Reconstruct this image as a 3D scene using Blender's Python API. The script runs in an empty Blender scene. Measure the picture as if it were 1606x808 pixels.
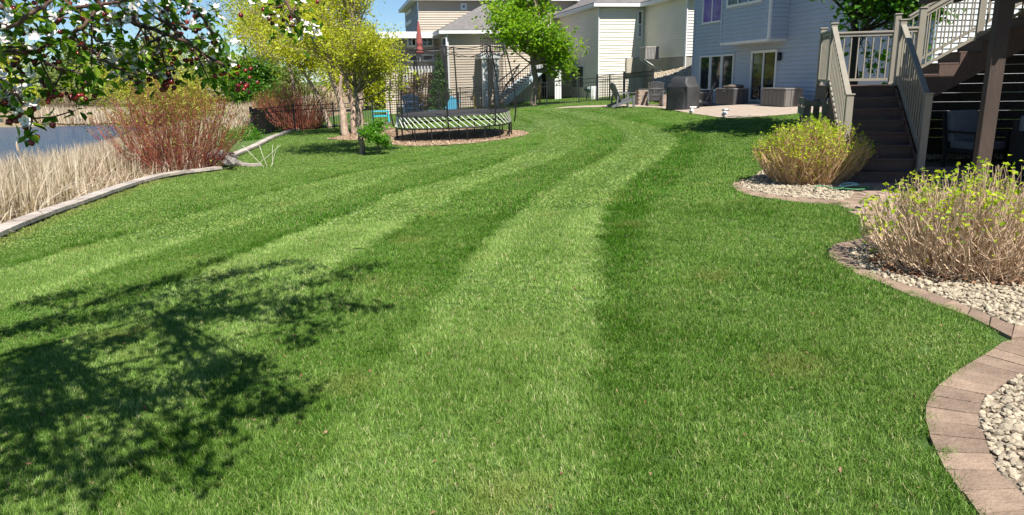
import bpy, math, random
import numpy as np
from mathutils import Vector, Matrix, Euler

# ------------------------------------------------------------------ camera, world, sun, exposure
SC = bpy.context.scene
COL = SC.collection
PI = math.pi
EYE = 1.65
FPX, CX, CY = 1120.0, 803.0, 404.0
PITCH = math.atan(282 / 1120.0)
ROLL = -0.02
_F = Vector((0, math.cos(PITCH), -math.sin(PITCH)))
_U0 = Vector((0, math.sin(PITCH), math.cos(PITCH)))
_X = Vector((1, 0, 0))
_R = math.cos(ROLL) * _X + math.sin(ROLL) * _U0
_U = -math.sin(ROLL) * _X + math.cos(ROLL) * _U0
cam_d = bpy.data.cameras.new('camera')
cam = bpy.data.objects.new('camera', cam_d)
COL.objects.link(cam)
cam.matrix_world = Matrix(((_R.x, _U.x, -_F.x, 0), (_R.y, _U.y, -_F.y, 0), (_R.z, _U.z, -_F.z, EYE), (0, 0, 0, 1)))
cam_d.sensor_width = 36
cam_d.lens = 36 * FPX / 1606.0
cam_d.clip_start = 0.05
cam_d.clip_end = 3000
SC.camera = cam

SUN_DIR = Vector((0.36, -0.93, 0)).normalized() * math.cos(math.radians(54)) + Vector((0, 0, math.sin(math.radians(54))))
w = bpy.data.worlds.new('World')
SC.world = w
w.use_nodes = True
nt = w.node_tree
sky = nt.nodes.new('ShaderNodeTexSky')
sky.sky_type = 'NISHITA'
sky.sun_disc = False
sky.sun_elevation = math.radians(54)
sky.sun_rotation = math.atan2(SUN_DIR.x, SUN_DIR.y)
sky.air_density = 1.0
sky.dust_density = 0.1
sky.altitude = 1500
sky.ozone_density = 1.5
tint = nt.nodes.new('ShaderNodeMix'); tint.data_type = 'RGBA'; tint.blend_type = 'MULTIPLY'; tint.inputs[0].default_value = 1
tint.inputs[7].default_value = (0.74, 0.90, 1.04, 1)
nt.links.new(sky.outputs[0], tint.inputs[6])
nt.links.new(tint.outputs[2], nt.nodes['Background'].inputs[0])
nt.nodes['Background'].inputs[1].default_value = 0.066
sl = bpy.data.lights.new('sun', 'SUN')
sl.energy = 5.0
sl.angle = math.radians(0.5)
sl.color = (1.0, 0.955, 0.88)
so = bpy.data.objects.new('sun', sl)
COL.objects.link(so)
so.rotation_euler = SUN_DIR.to_track_quat('Z', 'Y').to_euler()
so.location = (10, -20, 30)
SC.view_settings.view_transform = 'Standard'
SC.view_settings.look = 'None'
SC.view_settings.exposure = 0.72
SC.view_settings.gamma = 1.0
SC.cycles.max_bounces = 6
SC.cycles.diffuse_bounces = 2
SC.cycles.glossy_bounces = 2
SC.cycles.transmission_bounces = 3
SC.cycles.transparent_max_bounces = 10

# ------------------------------------------------------------------ terrain and picture-to-place helpers
def ray(px, py):
    return (_F * FPX + _R * (px - CX) - _U * (py - CY)).normalized()


def P(px, py, Y):
    d = ray(px, py)
    return Vector((0, 0, EYE)) + d * (Y / d.y)


CTRL = [(0, 0, 0), (-4, 3.5, -.12), (3, 3, 0), (6, 11.3, 0), (3, 8, 0), (0, 8, -.12), (0, 15, -.3), (5, 15, .05), (-6.5, 3, -.3), (-7, 7, -.52), (6, 3, 0), (10, 10, .02),
        (-12, 47, -.9), (-3, 47, -.1), (4, 46, .3), (9, 44, .6), (12.5, 18, .36), (11.5, 24, .5)]
CTRL += [tuple(P(*q)) for q in ((1200, 162, 28), (1100, 169, 31), (1140, 187, 21), (900, 163.5, 38), (808, 172.5, 37), (956, 158.5, 37), (680, 191, 37), (398, 215, 34), (0, 370, 10.6),
                                (300, 273, 19.5), (445, 208.5, 33), (710, 223, 26), (820, 212, 27.5), (710, 204.5, 30.5), (560, 247, 22), (930, 169.5, 31), (1060, 175, 27))]


def _tps_fit(c):
    c = np.array(c, float)
    n = len(c)
    d = np.hypot(c[:, None, 0] - c[None, :, 0], c[:, None, 1] - c[None, :, 1])
    K = np.where(d > 0, d * d * np.log(d + 1e-12), 0) + np.eye(n) * 0.3
    Pm = np.c_[np.ones(n), c[:, :2]]
    A = np.block([[K, Pm], [Pm.T, np.zeros((3, 3))]])
    s = np.linalg.solve(A, np.r_[c[:, 2], 0, 0, 0])
    return c, s[:n], s[n:]


_TC, _TW, _TA = _tps_fit(CTRL)


def smooth(a, b, x):
    t = np.clip((x - a) / (b - a), 0, 1)
    return t * t * (3 - 2 * t)


KX = None


def kerb_x(y):
    if KX is not None:
        return np.interp(y, KX[0], KX[1])
    return np.interp(y, [-5, 0, 6, 10.6, 15, 19.3, 22, 27, 33, 37, 45, 60], [-7.1, -7.2, -7.5, -7.8, -8.35, -9.05, -9.7, -10.1, -11.6, -12.5, -14.5, -20])


def zfun(x, y):
    x = np.asarray(x, float)
    y = np.asarray(y, float)
    shp = np.broadcast(x, y).shape
    X = np.broadcast_to(x, shp).ravel()
    Y = np.broadcast_to(y, shp).ravel()
    xc = np.clip(X, -14, 14)
    yc = np.clip(Y, -3, 48)
    out = np.empty(len(X))
    for s in range(0, len(X), 20000):
        sl_ = slice(s, s + 20000)
        d = np.hypot(xc[sl_, None] - _TC[None, :, 0], yc[sl_, None] - _TC[None, :, 1])
        out[sl_] = (d * d * np.log(d + 1e-12)) @ _TW + _TA[0] + _TA[1] * xc[sl_] + _TA[2] * yc[sl_]
    dk = kerb_x(Y) - X
    if KX is None:
        return out.reshape(shp)
    out = out - 0.30 * smooth(0.05, 0.4, dk) * (Y < 60)
    low = smooth(1.0, 6.0, dk) * (1 - smooth(78, 100, Y))
    pond = smooth(4.0, 9.0, dk) * smooth(-30, -20, Y) * (1 - smooth(64, 70, Y))
    out = out * (1 - low) + low * (-1.75)
    out = out - pond * 1.0
    far = smooth(70, 110, Y)
    out = out * (1 - far) + far * (0.0)
    return out.reshape(shp)


def G(px, py, z=None):
    """point of the ground seen at a pixel"""
    d = ray(px, py)
    o = Vector((0, 0, EYE))
    if z is not None:
        return o + d * ((z - EYE) / d.z)
    t = np.r_[np.linspace(1.0, 60, 1200), np.linspace(60.5, 300, 300)]
    pz = EYE + d.z * t
    g = zfun(d.x * t, d.y * t)
    k = np.argmax(pz < g)
    if k == 0:
        k = len(t) - 1
    a, b = pz[k - 1] - g[k - 1], pz[k] - g[k]
    tt = t[k - 1] + (t[k] - t[k - 1]) * a / (a - b + 1e-9)
    return o + d * float(tt)


def zg(x, y):
    return float(zfun(x, y))


def Gpoly(pts):
    return np.array([G(x, y)[:] for x, y in pts])


def in_poly(X, Y, poly):
    inside = np.zeros(X.shape, bool)
    n = len(poly)
    for i in range(n):
        x1, y1 = poly[i][0], poly[i][1]
        x2, y2 = poly[(i + 1) % n][0], poly[(i + 1) % n][1]
        c = (y1 > Y) != (y2 > Y)
        with np.errstate(divide='ignore', invalid='ignore'):
            xi = (x2 - x1) * (Y - y1) / (y2 - y1 + 1e-12) + x1
        inside ^= c & (X < xi)
    return inside


def sdist(X, Y, line):
    """signed distance to a polyline, positive on its right-hand side"""
    best = np.full(X.shape, 1e9)
    sg = np.ones(X.shape)
    for i in range(len(line) - 1):
        ax, ay, bx, by = line[i][0], line[i][1], line[i + 1][0], line[i + 1][1]
        dx, dy = bx - ax, by - ay
        L = dx * dx + dy * dy + 1e-12
        t = np.clip(((X - ax) * dx + (Y - ay) * dy) / L, 0, 1)
        d = np.hypot(X - ax - t * dx, Y - ay - t * dy)
        m = d < best - 1e-6
        s = np.sign((X - ax) * dy - (Y - ay) * dx)
        sg = np.where(m, s, sg)
        best = np.where(m, d, best)
    return best * sg


def catmull(pts, n=6):
    pts = [np.array(p, float) for p in pts]
    out = []
    for i in range(len(pts) - 1):
        p0 = pts[max(i - 1, 0)]; p1 = pts[i]; p2 = pts[i + 1]; p3 = pts[min(i + 2, len(pts) - 1)]
        for k in range(n):
            t = k / n
            out.append(0.5 * ((2 * p1) + (-p0 + p2) * t + (2 * p0 - 5 * p1 + 4 * p2 - p3) * t * t + (-p0 + 3 * p1 - 3 * p2 + p3) * t ** 3))
    out.append(pts[-1])
    return out


# ------------------------------------------------------------------ materials
def srgb(c):
    return tuple((v / 255.0 / 12.92) if v / 255.0 <= 0.04045 else ((v / 255.0 + 0.055) / 1.055) ** 2.4 for v in c)


def mat(name, c1, c2=None, rough=0.7, scale=6.0, detail=6, bump=0.0, bscale=None, metal=0.0, spec=0.4, stretch=(1, 1, 1), mid=0.5, objrand=0.0, trans=0.0, c3=None):
    m = bpy.data.materials.new(name)
    m.use_nodes = True
    nt = m.node_tree
    b = nt.nodes['Principled BSDF']
    b.inputs['Roughness'].default_value = rough
    b.inputs['Metallic'].default_value = metal
    b.inputs['Specular IOR Level'].default_value = spec
    b.inputs['Base Color'].default_value = (*c1, 1)
    tc = nt.nodes.new('ShaderNodeTexCoord')
    mp = nt.nodes.new('ShaderNodeMapping')
    mp.inputs['Scale'].default_value = stretch
    nt.links.new(tc.outputs['Object'], mp.inputs['Vector'])
    out = None
    if c2 is not None:
        n = nt.nodes.new('ShaderNodeTexNoise')
        n.inputs['Scale'].default_value = scale
        n.inputs['Detail'].default_value = detail
        n.inputs['Roughness'].default_value = 0.65
        nt.links.new(mp.outputs[0], n.inputs['Vector'])
        r = nt.nodes.new('ShaderNodeValToRGB')
        r.color_ramp.elements[0].position = mid - 0.18
        r.color_ramp.elements[1].position = mid + 0.18
        r.color_ramp.elements[0].color = (*c1, 1)
        r.color_ramp.elements[1].color = (*c2, 1)
        if c3 is not None:
            e = r.color_ramp.elements.new(min(mid + 0.3, .99)); e.color = (*c3, 1)
        nt.links.new(n.outputs['Fac'], r.inputs[0])
        out = r.outputs[0]
        nt.links.new(out, b.inputs['Base Color'])
    if objrand > 0:
        oi = nt.nodes.new('ShaderNodeObjectInfo')
        mr = nt.nodes.new('ShaderNodeMapRange')
        mr.inputs[3].default_value = 1 - objrand
        mr.inputs[4].default_value = 1 + objrand
        nt.links.new(oi.outputs['Random'], mr.inputs[0])
        mx = nt.nodes.new('ShaderNodeMix'); mx.data_type = 'RGBA'; mx.blend_type = 'MULTIPLY'
        mx.inputs[0].default_value = 1
        if out is not None:
            nt.links.new(out, mx.inputs[6])
        else:
            mx.inputs[6].default_value = (*c1, 1)
        nt.links.new(mr.outputs[0], mx.inputs[7])
        nt.links.new(mx.outputs[2], b.inputs['Base Color'])
    if bump > 0:
        n2 = nt.nodes.new('ShaderNodeTexNoise')
        n2.inputs['Scale'].default_value = bscale or scale * 4
        n2.inputs['Detail'].default_value = 5
        nt.links.new(mp.outputs[0], n2.inputs['Vector'])
        bp = nt.nodes.new('ShaderNodeBump')
        bp.inputs['Strength'].default_value = bump
        bp.inputs['Distance'].default_value = 0.02
        nt.links.new(n2.outputs['Fac'], bp.inputs['Height'])
        nt.links.new(bp.outputs[0], b.inputs['Normal'])
    if trans > 0:
        b.inputs['Alpha'].default_value = 1 - trans
    return m


def leafmat(name, cols, trans=0.45, rough=0.45, attr='rnd', poss=None, spec=0.3):
    """cols: colour ramp over the per-leaf attribute"""
    m = bpy.data.materials.new(name)
    m.use_nodes = True
    nt = m.node_tree
    b = nt.nodes['Principled BSDF']
    a = nt.nodes.new('ShaderNodeAttribute')
    a.attribute_name = attr
    r = nt.nodes.new('ShaderNodeValToRGB')
    while len(r.color_ramp.elements) < len(cols):
        r.color_ramp.elements.new(0.5)
    for i, c in enumerate(cols):
        r.color_ramp.elements[i].position = i / max(1, len(cols) - 1) if poss is None else poss[i]
        r.color_ramp.elements[i].color = (*c, 1)
    nt.links.new(a.outputs['Fac'], r.inputs[0])
    nt.links.new(r.outputs[0], b.inputs['Base Color'])
    b.inputs['Roughness'].default_value = rough
    b.inputs['Specular IOR Level'].default_value = spec
    if trans > 0:
        t = nt.nodes.new('ShaderNodeBsdfTranslucent')
        g = nt.nodes.new('ShaderNodeMix'); g.data_type = 'RGBA'; g.blend_type = 'MULTIPLY'; g.inputs[0].default_value = 1
        nt.links.new(r.outputs[0], g.inputs[6])
        g.inputs[7].default_value = (1.5, 1.4, 0.6, 1)
        nt.links.new(g.outputs[2], t.inputs['Color'])
        s = nt.nodes.new('ShaderNodeMixShader'); s.inputs[0].default_value = trans
        nt.links.new(b.outputs[0], s.inputs[1]); nt.links.new(t.outputs[0], s.inputs[2])
        nt.links.new(s.outputs[0], nt.nodes['Material Output'].inputs['Surface'])
    return m


# ------------------------------------------------------------------ mesh building
class MB:
    def __init__(s):
        s.v = []; s.f = []; s.sm = False

    def quad(s, a, b, c, d):
        n = len(s.v); s.v += [tuple(a), tuple(b), tuple(c), tuple(d)]; s.f.append((n, n + 1, n + 2, n + 3)); return s

    def poly(s, pts):
        n = len(s.v); s.v += [tuple(p) for p in pts]; s.f.append(tuple(range(n, n + len(pts)))); return s

    def hexa(s, p):
        """8 points: bottom 4 ccw then top 4"""
        n = len(s.v); s.v += [tuple(q) for q in p]
        s.f += [(n + 3, n + 2, n + 1, n), (n + 4, n + 5, n + 6, n + 7), (n, n + 1, n + 5, n + 4), (n + 1, n + 2, n + 6, n + 5), (n + 2, n + 3, n + 7, n + 6), (n + 3, n, n + 4, n + 7)]
        return s

    def box(s, c, d, rz=0, M=None):
        x, y, z = d[0] / 2, d[1] / 2, d[2] / 2
        p = [Vector(q) for q in ((-x, -y, -z), (x, -y, -z), (x, y, -z), (-x, y, -z), (-x, -y, z), (x, -y, z), (x, y, z), (-x, y, z))]
        R = M if M is not None else Matrix.Rotation(rz, 3, 'Z')
        return s.hexa([R @ q + Vector(c) for q in p])

    def bar(s, a, b, wd, ht, up=(0, 0, 1)):
        a = Vector(a); b = Vector(b); d = (b - a).normalized(); up = Vector(up)
        if abs(d.dot(up)) > .98:
            up = Vector((0, 1, 0))
        sx = d.cross(up).normalized() * wd / 2; uz = sx.cross(d).normalized() * ht / 2
        return s.hexa([a - sx - uz, a + sx - uz, b + sx - uz, b - sx - uz, a - sx + uz, a + sx + uz, b + sx + uz, b - sx + uz])

    def tube(s, pts, r, n=6, caps=True):
        pts = [Vector(p) for p in pts]
        if not hasattr(r, '__len__'):
            r = [r] * len(pts)
        base = len(s.v)
        d0 = (pts[1] - pts[0]).normalized()
        u = d0.orthogonal().normalized()
        for i, p in enumerate(pts):
            d = (pts[min(i + 1, len(pts) - 1)] - pts[max(i - 1, 0)]).normalized()
            u = (u - d * u.dot(d))
            u = u.normalized() if u.length > 1e-5 else d.orthogonal().normalized()
            w_ = d.cross(u)
            for k in range(n):
                a = 2 * PI * k / n
                q = p + (u * math.cos(a) + w_ * math.sin(a)) * r[i]
                s.v.append((q.x, q.y, q.z))
        for i in range(len(pts) - 1):
            for k in range(n):
                a = base + i * n + k; b = base + i * n + (k + 1) % n
                s.f.append((a, b, b + n, a + n))
        if caps:
            s.f.append(tuple(base + k for k in range(n))[::-1])
            s.f.append(tuple(base + (len(pts) - 1) * n + k for k in range(n)))
        return s

    def lathe(s, c, prof, n=12):
        base = len(s.v)
        for (r, z) in prof:
            for k in range(n):
                a = 2 * PI * k / n
                s.v.append((c[0] + r * math.cos(a), c[1] + r * math.sin(a), c[2] + z))
        for i in range(len(prof) - 1):
            for k in range(n):
                a = base + i * n + k; b = base + i * n + (k + 1) % n
                s.f.append((a, b, b + n, a + n))
        s.f.append(tuple(base + k for k in range(n))[::-1]); s.f.append(tuple(base + (len(prof) - 1) * n + k for k in range(n)))
        return s

    def build(s, name, m, parent=None, origin=None, bevel=0.0, smooth_=False, kind=None, label=None):
        me = bpy.data.meshes.new(name)
        v = s.v
        if origin is not None:
            o = Vector(origin); v = [(a - o.x, b - o.y, c - o.z) for a, b, c in v]
        me.from_pydata(v, [], s.f)
        if smooth_:
            me.polygons.foreach_set('use_smooth', [True] * len(me.polygons))
        me.materials.append(m)
        me.update()
        o = bpy.data.objects.new(name, me)
        COL.objects.link(o)
        if parent is not None:
            o.parent = parent
        elif origin is not None:
            o.location = origin
        if bevel > 0:
            bv = o.modifiers.new('bevel', 'BEVEL'); bv.width = bevel; bv.segments = 2; bv.limit_method = 'ANGLE'
        if kind:
            o['kind'] = kind
        if label:
            o['label'] = label
        return o


def tag(o, label=None, cat=None, group=None, kind=None):
    if label: o['label'] = label
    if cat: o['category'] = cat
    if group: o['group'] = group
    if kind: o['kind'] = kind
    return o


def thing(name, label, cat, loc=(0, 0, 0), rz=0, group=None):
    o = bpy.data.objects.new(name, None)
    o.empty_display_size = 0.2
    COL.objects.link(o)
    o.location = loc; o.rotation_euler = (0, 0, rz)
    return tag(o, label, cat, group)


def dup(root, loc, rz, label=None, group=None, scale=None):
    r = root.copy(); COL.objects.link(r); r.location = loc; r.rotation_euler = (0, 0, rz)
    if scale: r.scale = scale
    if label: r['label'] = label
    if group: r['group'] = group
    for ch in list(root.children):
        c = ch.copy(); COL.objects.link(c); c.parent = r
        for g in ch.children:
            d = g.copy(); COL.objects.link(d); d.parent = c
    return r


def arrmesh(name, V, Fa, m, parent=None, rnd=None, origin=None, kind=None, smooth_=False):
    """fast mesh from numpy arrays; Fa is (n,k)"""
    V = np.asarray(V, np.float32).reshape(-1, 3)
    if origin is not None:
        V = V - np.array(origin, np.float32)[None, :]
    Fa = np.asarray(Fa, np.int32)
    nf, k = Fa.shape
    me = bpy.data.meshes.new(name)
    me.vertices.add(len(V)); me.vertices.foreach_set('co', V.ravel())
    me.loops.add(nf * k); me.loops.foreach_set('vertex_index', Fa.ravel())
    me.polygons.add(nf); me.polygons.foreach_set('loop_start', np.arange(nf, dtype=np.int32) * k)
    me.polygons.foreach_set('loop_total', np.full(nf, k, np.int32))
    me.update(calc_edges=True)
    if smooth_:
        me.polygons.foreach_set('use_smooth', np.ones(nf, bool))
    if rnd is not None:
        at = me.attributes.new('rnd', 'FLOAT', 'POINT'); at.data.foreach_set('value', np.asarray(rnd, np.float32))
    me.materials.append(m)
    o = bpy.data.objects.new(name, me)
    COL.objects.link(o)
    if parent is not None:
        o.parent = parent
    elif origin is not None:
        o.location = origin
    if kind:
        o['kind'] = kind
    return o


def leaves_arrays(C, size, rs, up=0.3, aspect=0.55, jitter=0.35, rndbase=None, droop=0.0, fold=.25):
    """C (n,3) centres -> folded leaf (two triangles as 4 verts / quads split) arrays"""
    n = len(C)
    d = rs.normal(size=(n, 3)); d[:, 2] = d[:, 2] * 0.7 - droop
    d /= np.linalg.norm(d, axis=1)[:, None]
    nn = rs.normal(size=(n, 3)); nn[:, 2] = np.abs(nn[:, 2]) + up * 2
    nn -= d * np.sum(nn * d, 1)[:, None]; nn /= np.linalg.norm(nn, axis=1)[:, None] + 1e-9
    sd = np.cross(d, nn)
    L = size * (1 + jitter * rs.uniform(-1, 1, n)); W = L * aspect
    a = C - d * (L / 2)[:, None]; c = C + d * (L / 2)[:, None]
    lift = nn * (W * fold)[:, None]
    b = C + sd * (W / 2)[:, None] + lift; e = C - sd * (W / 2)[:, None] + lift
    V = np.stack([a, b, c, e], 1).reshape(-1, 3)
    i = np.arange(n) * 4
    F = np.concatenate([np.stack([i, i + 1, i + 2], 1), np.stack([i, i + 2, i + 3], 1)])
    r = rs.uniform(0, 1, n) if rndbase is None else np.clip(rndbase, 0, 1)
    return V, F, np.repeat(r, 4)
# ------------------------------------------------------------------ shared materials
rs = np.random.RandomState(7)
rng = random.Random(5)
M_ = {}
M_['paver'] = mat('paver_concrete', (.34, .245, .175), (.235, .165, .12), .9, 9, 8, .5, 60, objrand=.22)
M_['paver_grey'] = mat('paver_cap', (.50, .41, .33), (.36, .34, .33), .9, 5, 6, .3, 50, objrand=.2)
M_['rockface'] = mat('rough_block', (.25, .20, .17), (.09, .075, .065), .95, 14, 8, 1.0, 30, objrand=.2)
M_['stone'] = mat('limestone', (.50, .41, .28), (.32, .28, .22), .8, 9, 5, .3, 40, objrand=.28)
M_['rockface_grey'] = mat('grey_rock', (.26, .235, .21), (.12, .105, .095), .9, 5, 8, .8, 20, objrand=.25)
M_['paver_path'] = mat('paver_path', (.42, .30, .235), (.34, .25, .20), .9, 9, 8, .4, 60, objrand=.15)
M_['soil'] = mat('bed_soil', (.16, .12, .085), (.30, .24, .17), .95, 30, 8, .8, 80)
M_['mulch'] = mat('wood_mulch', (.42, .29, .19), (.20, .13, .08), .95, 22, 8, .8, 60, c3=(.50, .38, .27))
M_['black_metal'] = mat('black_metal', (.012, .012, .013), (.02, .02, .02), .45, 8)
M_['fence_black'] = mat('fence_black', (.016, .017, .019), None, .5)
M_['trim'] = mat('white_trim', (.78, .78, .77), (.70, .70, .69), .5, 3)
M_['glass'] = mat('window_glass', (.02, .025, .03), None, .04, spec=.9)
M_['bark'] = mat('bark_grey', (.30, .24, .18), (.13, .10, .08), .9, 10, 8, .9, 40, stretch=(1, 1, .25))
M_['bark_dark'] = mat('bark_dark', (.07, .05, .04), (.03, .022, .02), .85, 12, 8, .8, 50, stretch=(1, 1, .3))
M_['birch'] = mat('birch_bark', (.50, .38, .29), (.16, .10, .08), .85, 9, 8, .8, 30, stretch=(1, 1, .6), mid=.55)
M_['shingle'] = mat('shingle', (.13, .12, .115), (.22, .205, .195), .95, 3.5, 10, .8, 12, stretch=(1, 1, 4))

# ------------------------------------------------------------------ mown stripes: sheen of bent blades painted as pale and dark colour
STR = [
    ([(1090, 840), (1050, 600), (1022, 460), (1012, 400), (1020, 340), (1050, 295), (1102, 245), (1108, 224), (1085, 206), (1040, 193), (980, 181), (930, 174)], None),
    ([(925, 840), (926, 700), (930, 560), (934, 460), (937, 400), (941, 350), (963, 309), (1008, 272), (1052, 238), (1062, 222), (1050, 209), (1027, 200), (971, 186), (919, 177), (881, 173), (850, 170)], None),
    ([(400, 860), (490, 740), (560, 640), (620, 560), (702, 459), (754, 392), (792, 354), (844, 313), (896, 276), (941, 253), (972, 234), (984, 222), (978, 210), (952, 195), (911, 184), (866, 176), (821, 173)], None),
    ([(180, 760), (330, 600), (450, 490), (560, 399), (605, 373), (691, 324), (754, 291), (829, 265), (889, 242), (911, 223), (907, 205), (881, 192), (844, 180), (805, 174)], None),
    ([(-150, 660), (60, 560), (300, 440), (440, 380), (560, 332), (635, 302), (728, 276), (803, 250), (848, 226), (857, 212), (848, 198), (822, 186), (800, 182)], None),
    ([(-300, 560), (0, 490), (200, 415), (390, 350), (560, 298), (635, 272), (728, 250), (799, 231), (836, 216), (842, 206), (830, 196)], None),
    ([(-300, 470), (0, 425), (200, 370), (420, 305), (560, 272), (672, 250), (747, 235), (800, 222), (822, 213)], None),
    ([(-300, 420), (0, 398), (170, 345), (310, 305), (430, 280), (560, 254), (640, 243)], None),
]
STR_L = [[tuple(p[:2]) for p in catmull(Gpoly(c), 4)] for c, _ in STR]
STR_V = [.36, .02, .88, .30, .95, .34, .82, .42, .66]     # right to left


def stripe_sheen(X, Y):
    """1 pale (bent away), 0 dark"""
    r = np.hypot(X, Y)
    soft = .04 + .007 * r
    v = np.full(X.shape, STR_V[0])
    D = []
    wob = .05 * np.sin(X * 3.1 + Y * 2.2) * np.sin(Y * 2.7 - X) + .03 * np.sin(Y * 9 + X * 7)
    for i, L in enumerate(STR_L):
        d = sdist(X, Y, L[::-1]) + wob
        D.append(d)
        v = v + (STR_V[i + 1] - STR_V[i]) * smooth(-1, 1, d / soft)
    # paler tramlines just inside the pale passes, a darker one just inside the dark passes
    for i in (1, 2, 3, 4, 5, 6):
        d = D[i]
        line = np.exp(-(((d - .14) / .12) ** 2))
        if STR_V[i + 1] > .5:
            v = v + .14 * line
            d2 = D[i + 1] if i + 1 < len(D) else d
            v = v - .18 * smooth(.2, .45, d) * smooth(.2, .45, -d2)
        else:
            v = v - .26 * line
    n = np.sin(X * 1.9 + np.sin(Y * 1.3)) * np.sin(Y * 2.3 + 1.7 * np.sin(X * .9)) + .6 * np.sin(X * 5.1 + Y * 3.3) * np.sin(Y * 4.7 - X * 2)
    k = .42 + .62 * smooth(3.2, 9.0, Y) + .16 * smooth(10, 18, Y)
    v = .46 + (v - .46) * k + .10 * n
    return np.clip(v, 0, 1)


# ------------------------------------------------------------------ areas of the place (ground coordinates)
E_RIGHT = [(1560, 860), (1530, 808), (1500, 770), (1477, 735), (1456, 690), (1449, 655), (1455, 630), (1475, 605), (1505, 583), (1535, 566), (1558, 556), (1564, 547), (1556, 524),
           (1543, 512), (1508, 496), (1443, 474), (1382, 448), (1335, 430), (1306, 413), (1298, 396), (1310, 386), (1345, 378), (1374, 372),
           (1370, 355), (1350, 340), (1330, 324), (1290, 322), (1240, 318), (1195, 312), (1160, 303), (1148, 291), (1165, 283), (1200, 272)]
POLY_R = [tuple(G(x, y)[:2]) for x, y in E_RIGHT] + [(4.7, 12.2), (4.9, 14.2), (22, 14.2), (22, -4), (2.4, -4)]
E_PATIO = [(866, 171.5), (930, 169.5), (1000, 168.5), (1035, 170), (1062, 175), (1090, 180), (1135, 187), (1180, 185.5), (1225, 182), (1275, 178)]
PATIO_N = [G(x, y) for x, y in E_PATIO] + [Vector((14.2, 17.6, 0))]
PATIO_F = [G(884, 168.7), G(940, 166.2), Vector((7.0, 32.4, 0)), Vector((7.6, 34.6, 0)), Vector((8.3, 34.8, 0)), Vector((9.0, 32.4, 0)), Vector((9.9, 29.5, 0)), Vector((10.8, 26.6, 0)), Vector((11.5, 24, 0)), Vector((12.4, 20.8, 0)), Vector((14.6, 19.2, 0))]
POLY_P = [tuple(p[:2]) for p in PATIO_N] + [tuple(p[:2]) for p in PATIO_F[::-1]]
E_MULCH = [(606, 226), (640, 230), (700, 228.5), (760, 224), (805, 217), (829, 211.5), (822, 206.5), (790, 204.5), (740, 202.5), (680, 203), (640, 205), (612, 208)]
POLY_M = [tuple(p[:2]) for p in catmull([G(x, y)[:2] for x, y in E_MULCH + E_MULCH[:1]], 4)][:-1]
E_MULCH2 = [(512, 219), (545, 221), (585, 221), (612, 222), (630, 210), (600, 199), (570, 203), (545, 211)]
POLY_M2 = [tuple(p[:2]) for p in catmull([G(x, y)[:2] for x, y in E_MULCH2 + E_MULCH2[:1]], 4)][:-1]
KERB_PX = [(-170, 425), (-60, 397), (0, 371), (60, 346), (130, 321), (190, 299), (240, 284), (280, 276), (318, 271), (345, 267.5)]
KERB_L = [tuple(p[:2]) for p in catmull([G(x, y)[:2] for x, y in KERB_PX], 5)]
_kl = np.array(KERB_L); _kl = _kl[np.argsort(_kl[:, 1])]
KX_NEW = (np.r_[-30, _kl[:, 1], 22.5, 25.5, 29, 33, 37, 45, 60], np.r_[_kl[0, 0], _kl[:, 0], -9.7, -10.1, -10.9, -11.7, -12.6, -14.5, -20])
KERB2_PX = [(406, 262), (385, 262), (366, 257), (361, 250), (375, 243), (402, 231), (425, 219), (448, 209.5), (475, 204), (515, 199.5), (560, 197), (620, 194)]
KERB2_L = [tuple(p[:2]) for p in catmull([G(x, y)[:2] for x, y in KERB2_PX], 5)]


POLY_L = [(-40, -5), (KERB_L[0][0], -5)] + KERB_L + KERB2_L[10:40] + [(-11.2, 35.2), (-12.6, 38), (-15, 46), (-40, 46)]


KX = KX_NEW


def lawn_mask(X, Y):
    m = ~in_poly(X, Y, POLY_R) & ~in_poly(X, Y, POLY_P) & ~in_poly(X, Y, POLY_M) & ~in_poly(X, Y, POLY_M2)
    return m & ~in_poly(X - .17, Y, POLY_L) & (Y < 46)


# ------------------------------------------------------------------ the ground sheet
def axis(a, b, step, far_a, far_b):
    core = list(np.arange(a, b + 1e-6, step))
    lo = []; x = a; s = step
    while x > far_a:
        s *= 1.35; x -= s; lo.append(x)
    hi = []; x = b; s = step
    while x < far_b:
        s *= 1.35; x += s; hi.append(x)
    return np.array(lo[::-1] + core + hi)


gx = axis(-16, 14, .2, -900, 900)
gy = axis(-3, 46, .25, -60, 1800)
GX, GY = np.meshgrid(gx, gy)
GZ = zfun(GX, GY)
nx, ny = len(gx), len(gy)
idx = np.arange(nx * ny).reshape(ny, nx)
Fq = np.stack([idx[:-1, :-1], idx[:-1, 1:], idx[1:, 1:], idx[1:, :-1]], -1).reshape(-1, 4)


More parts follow.
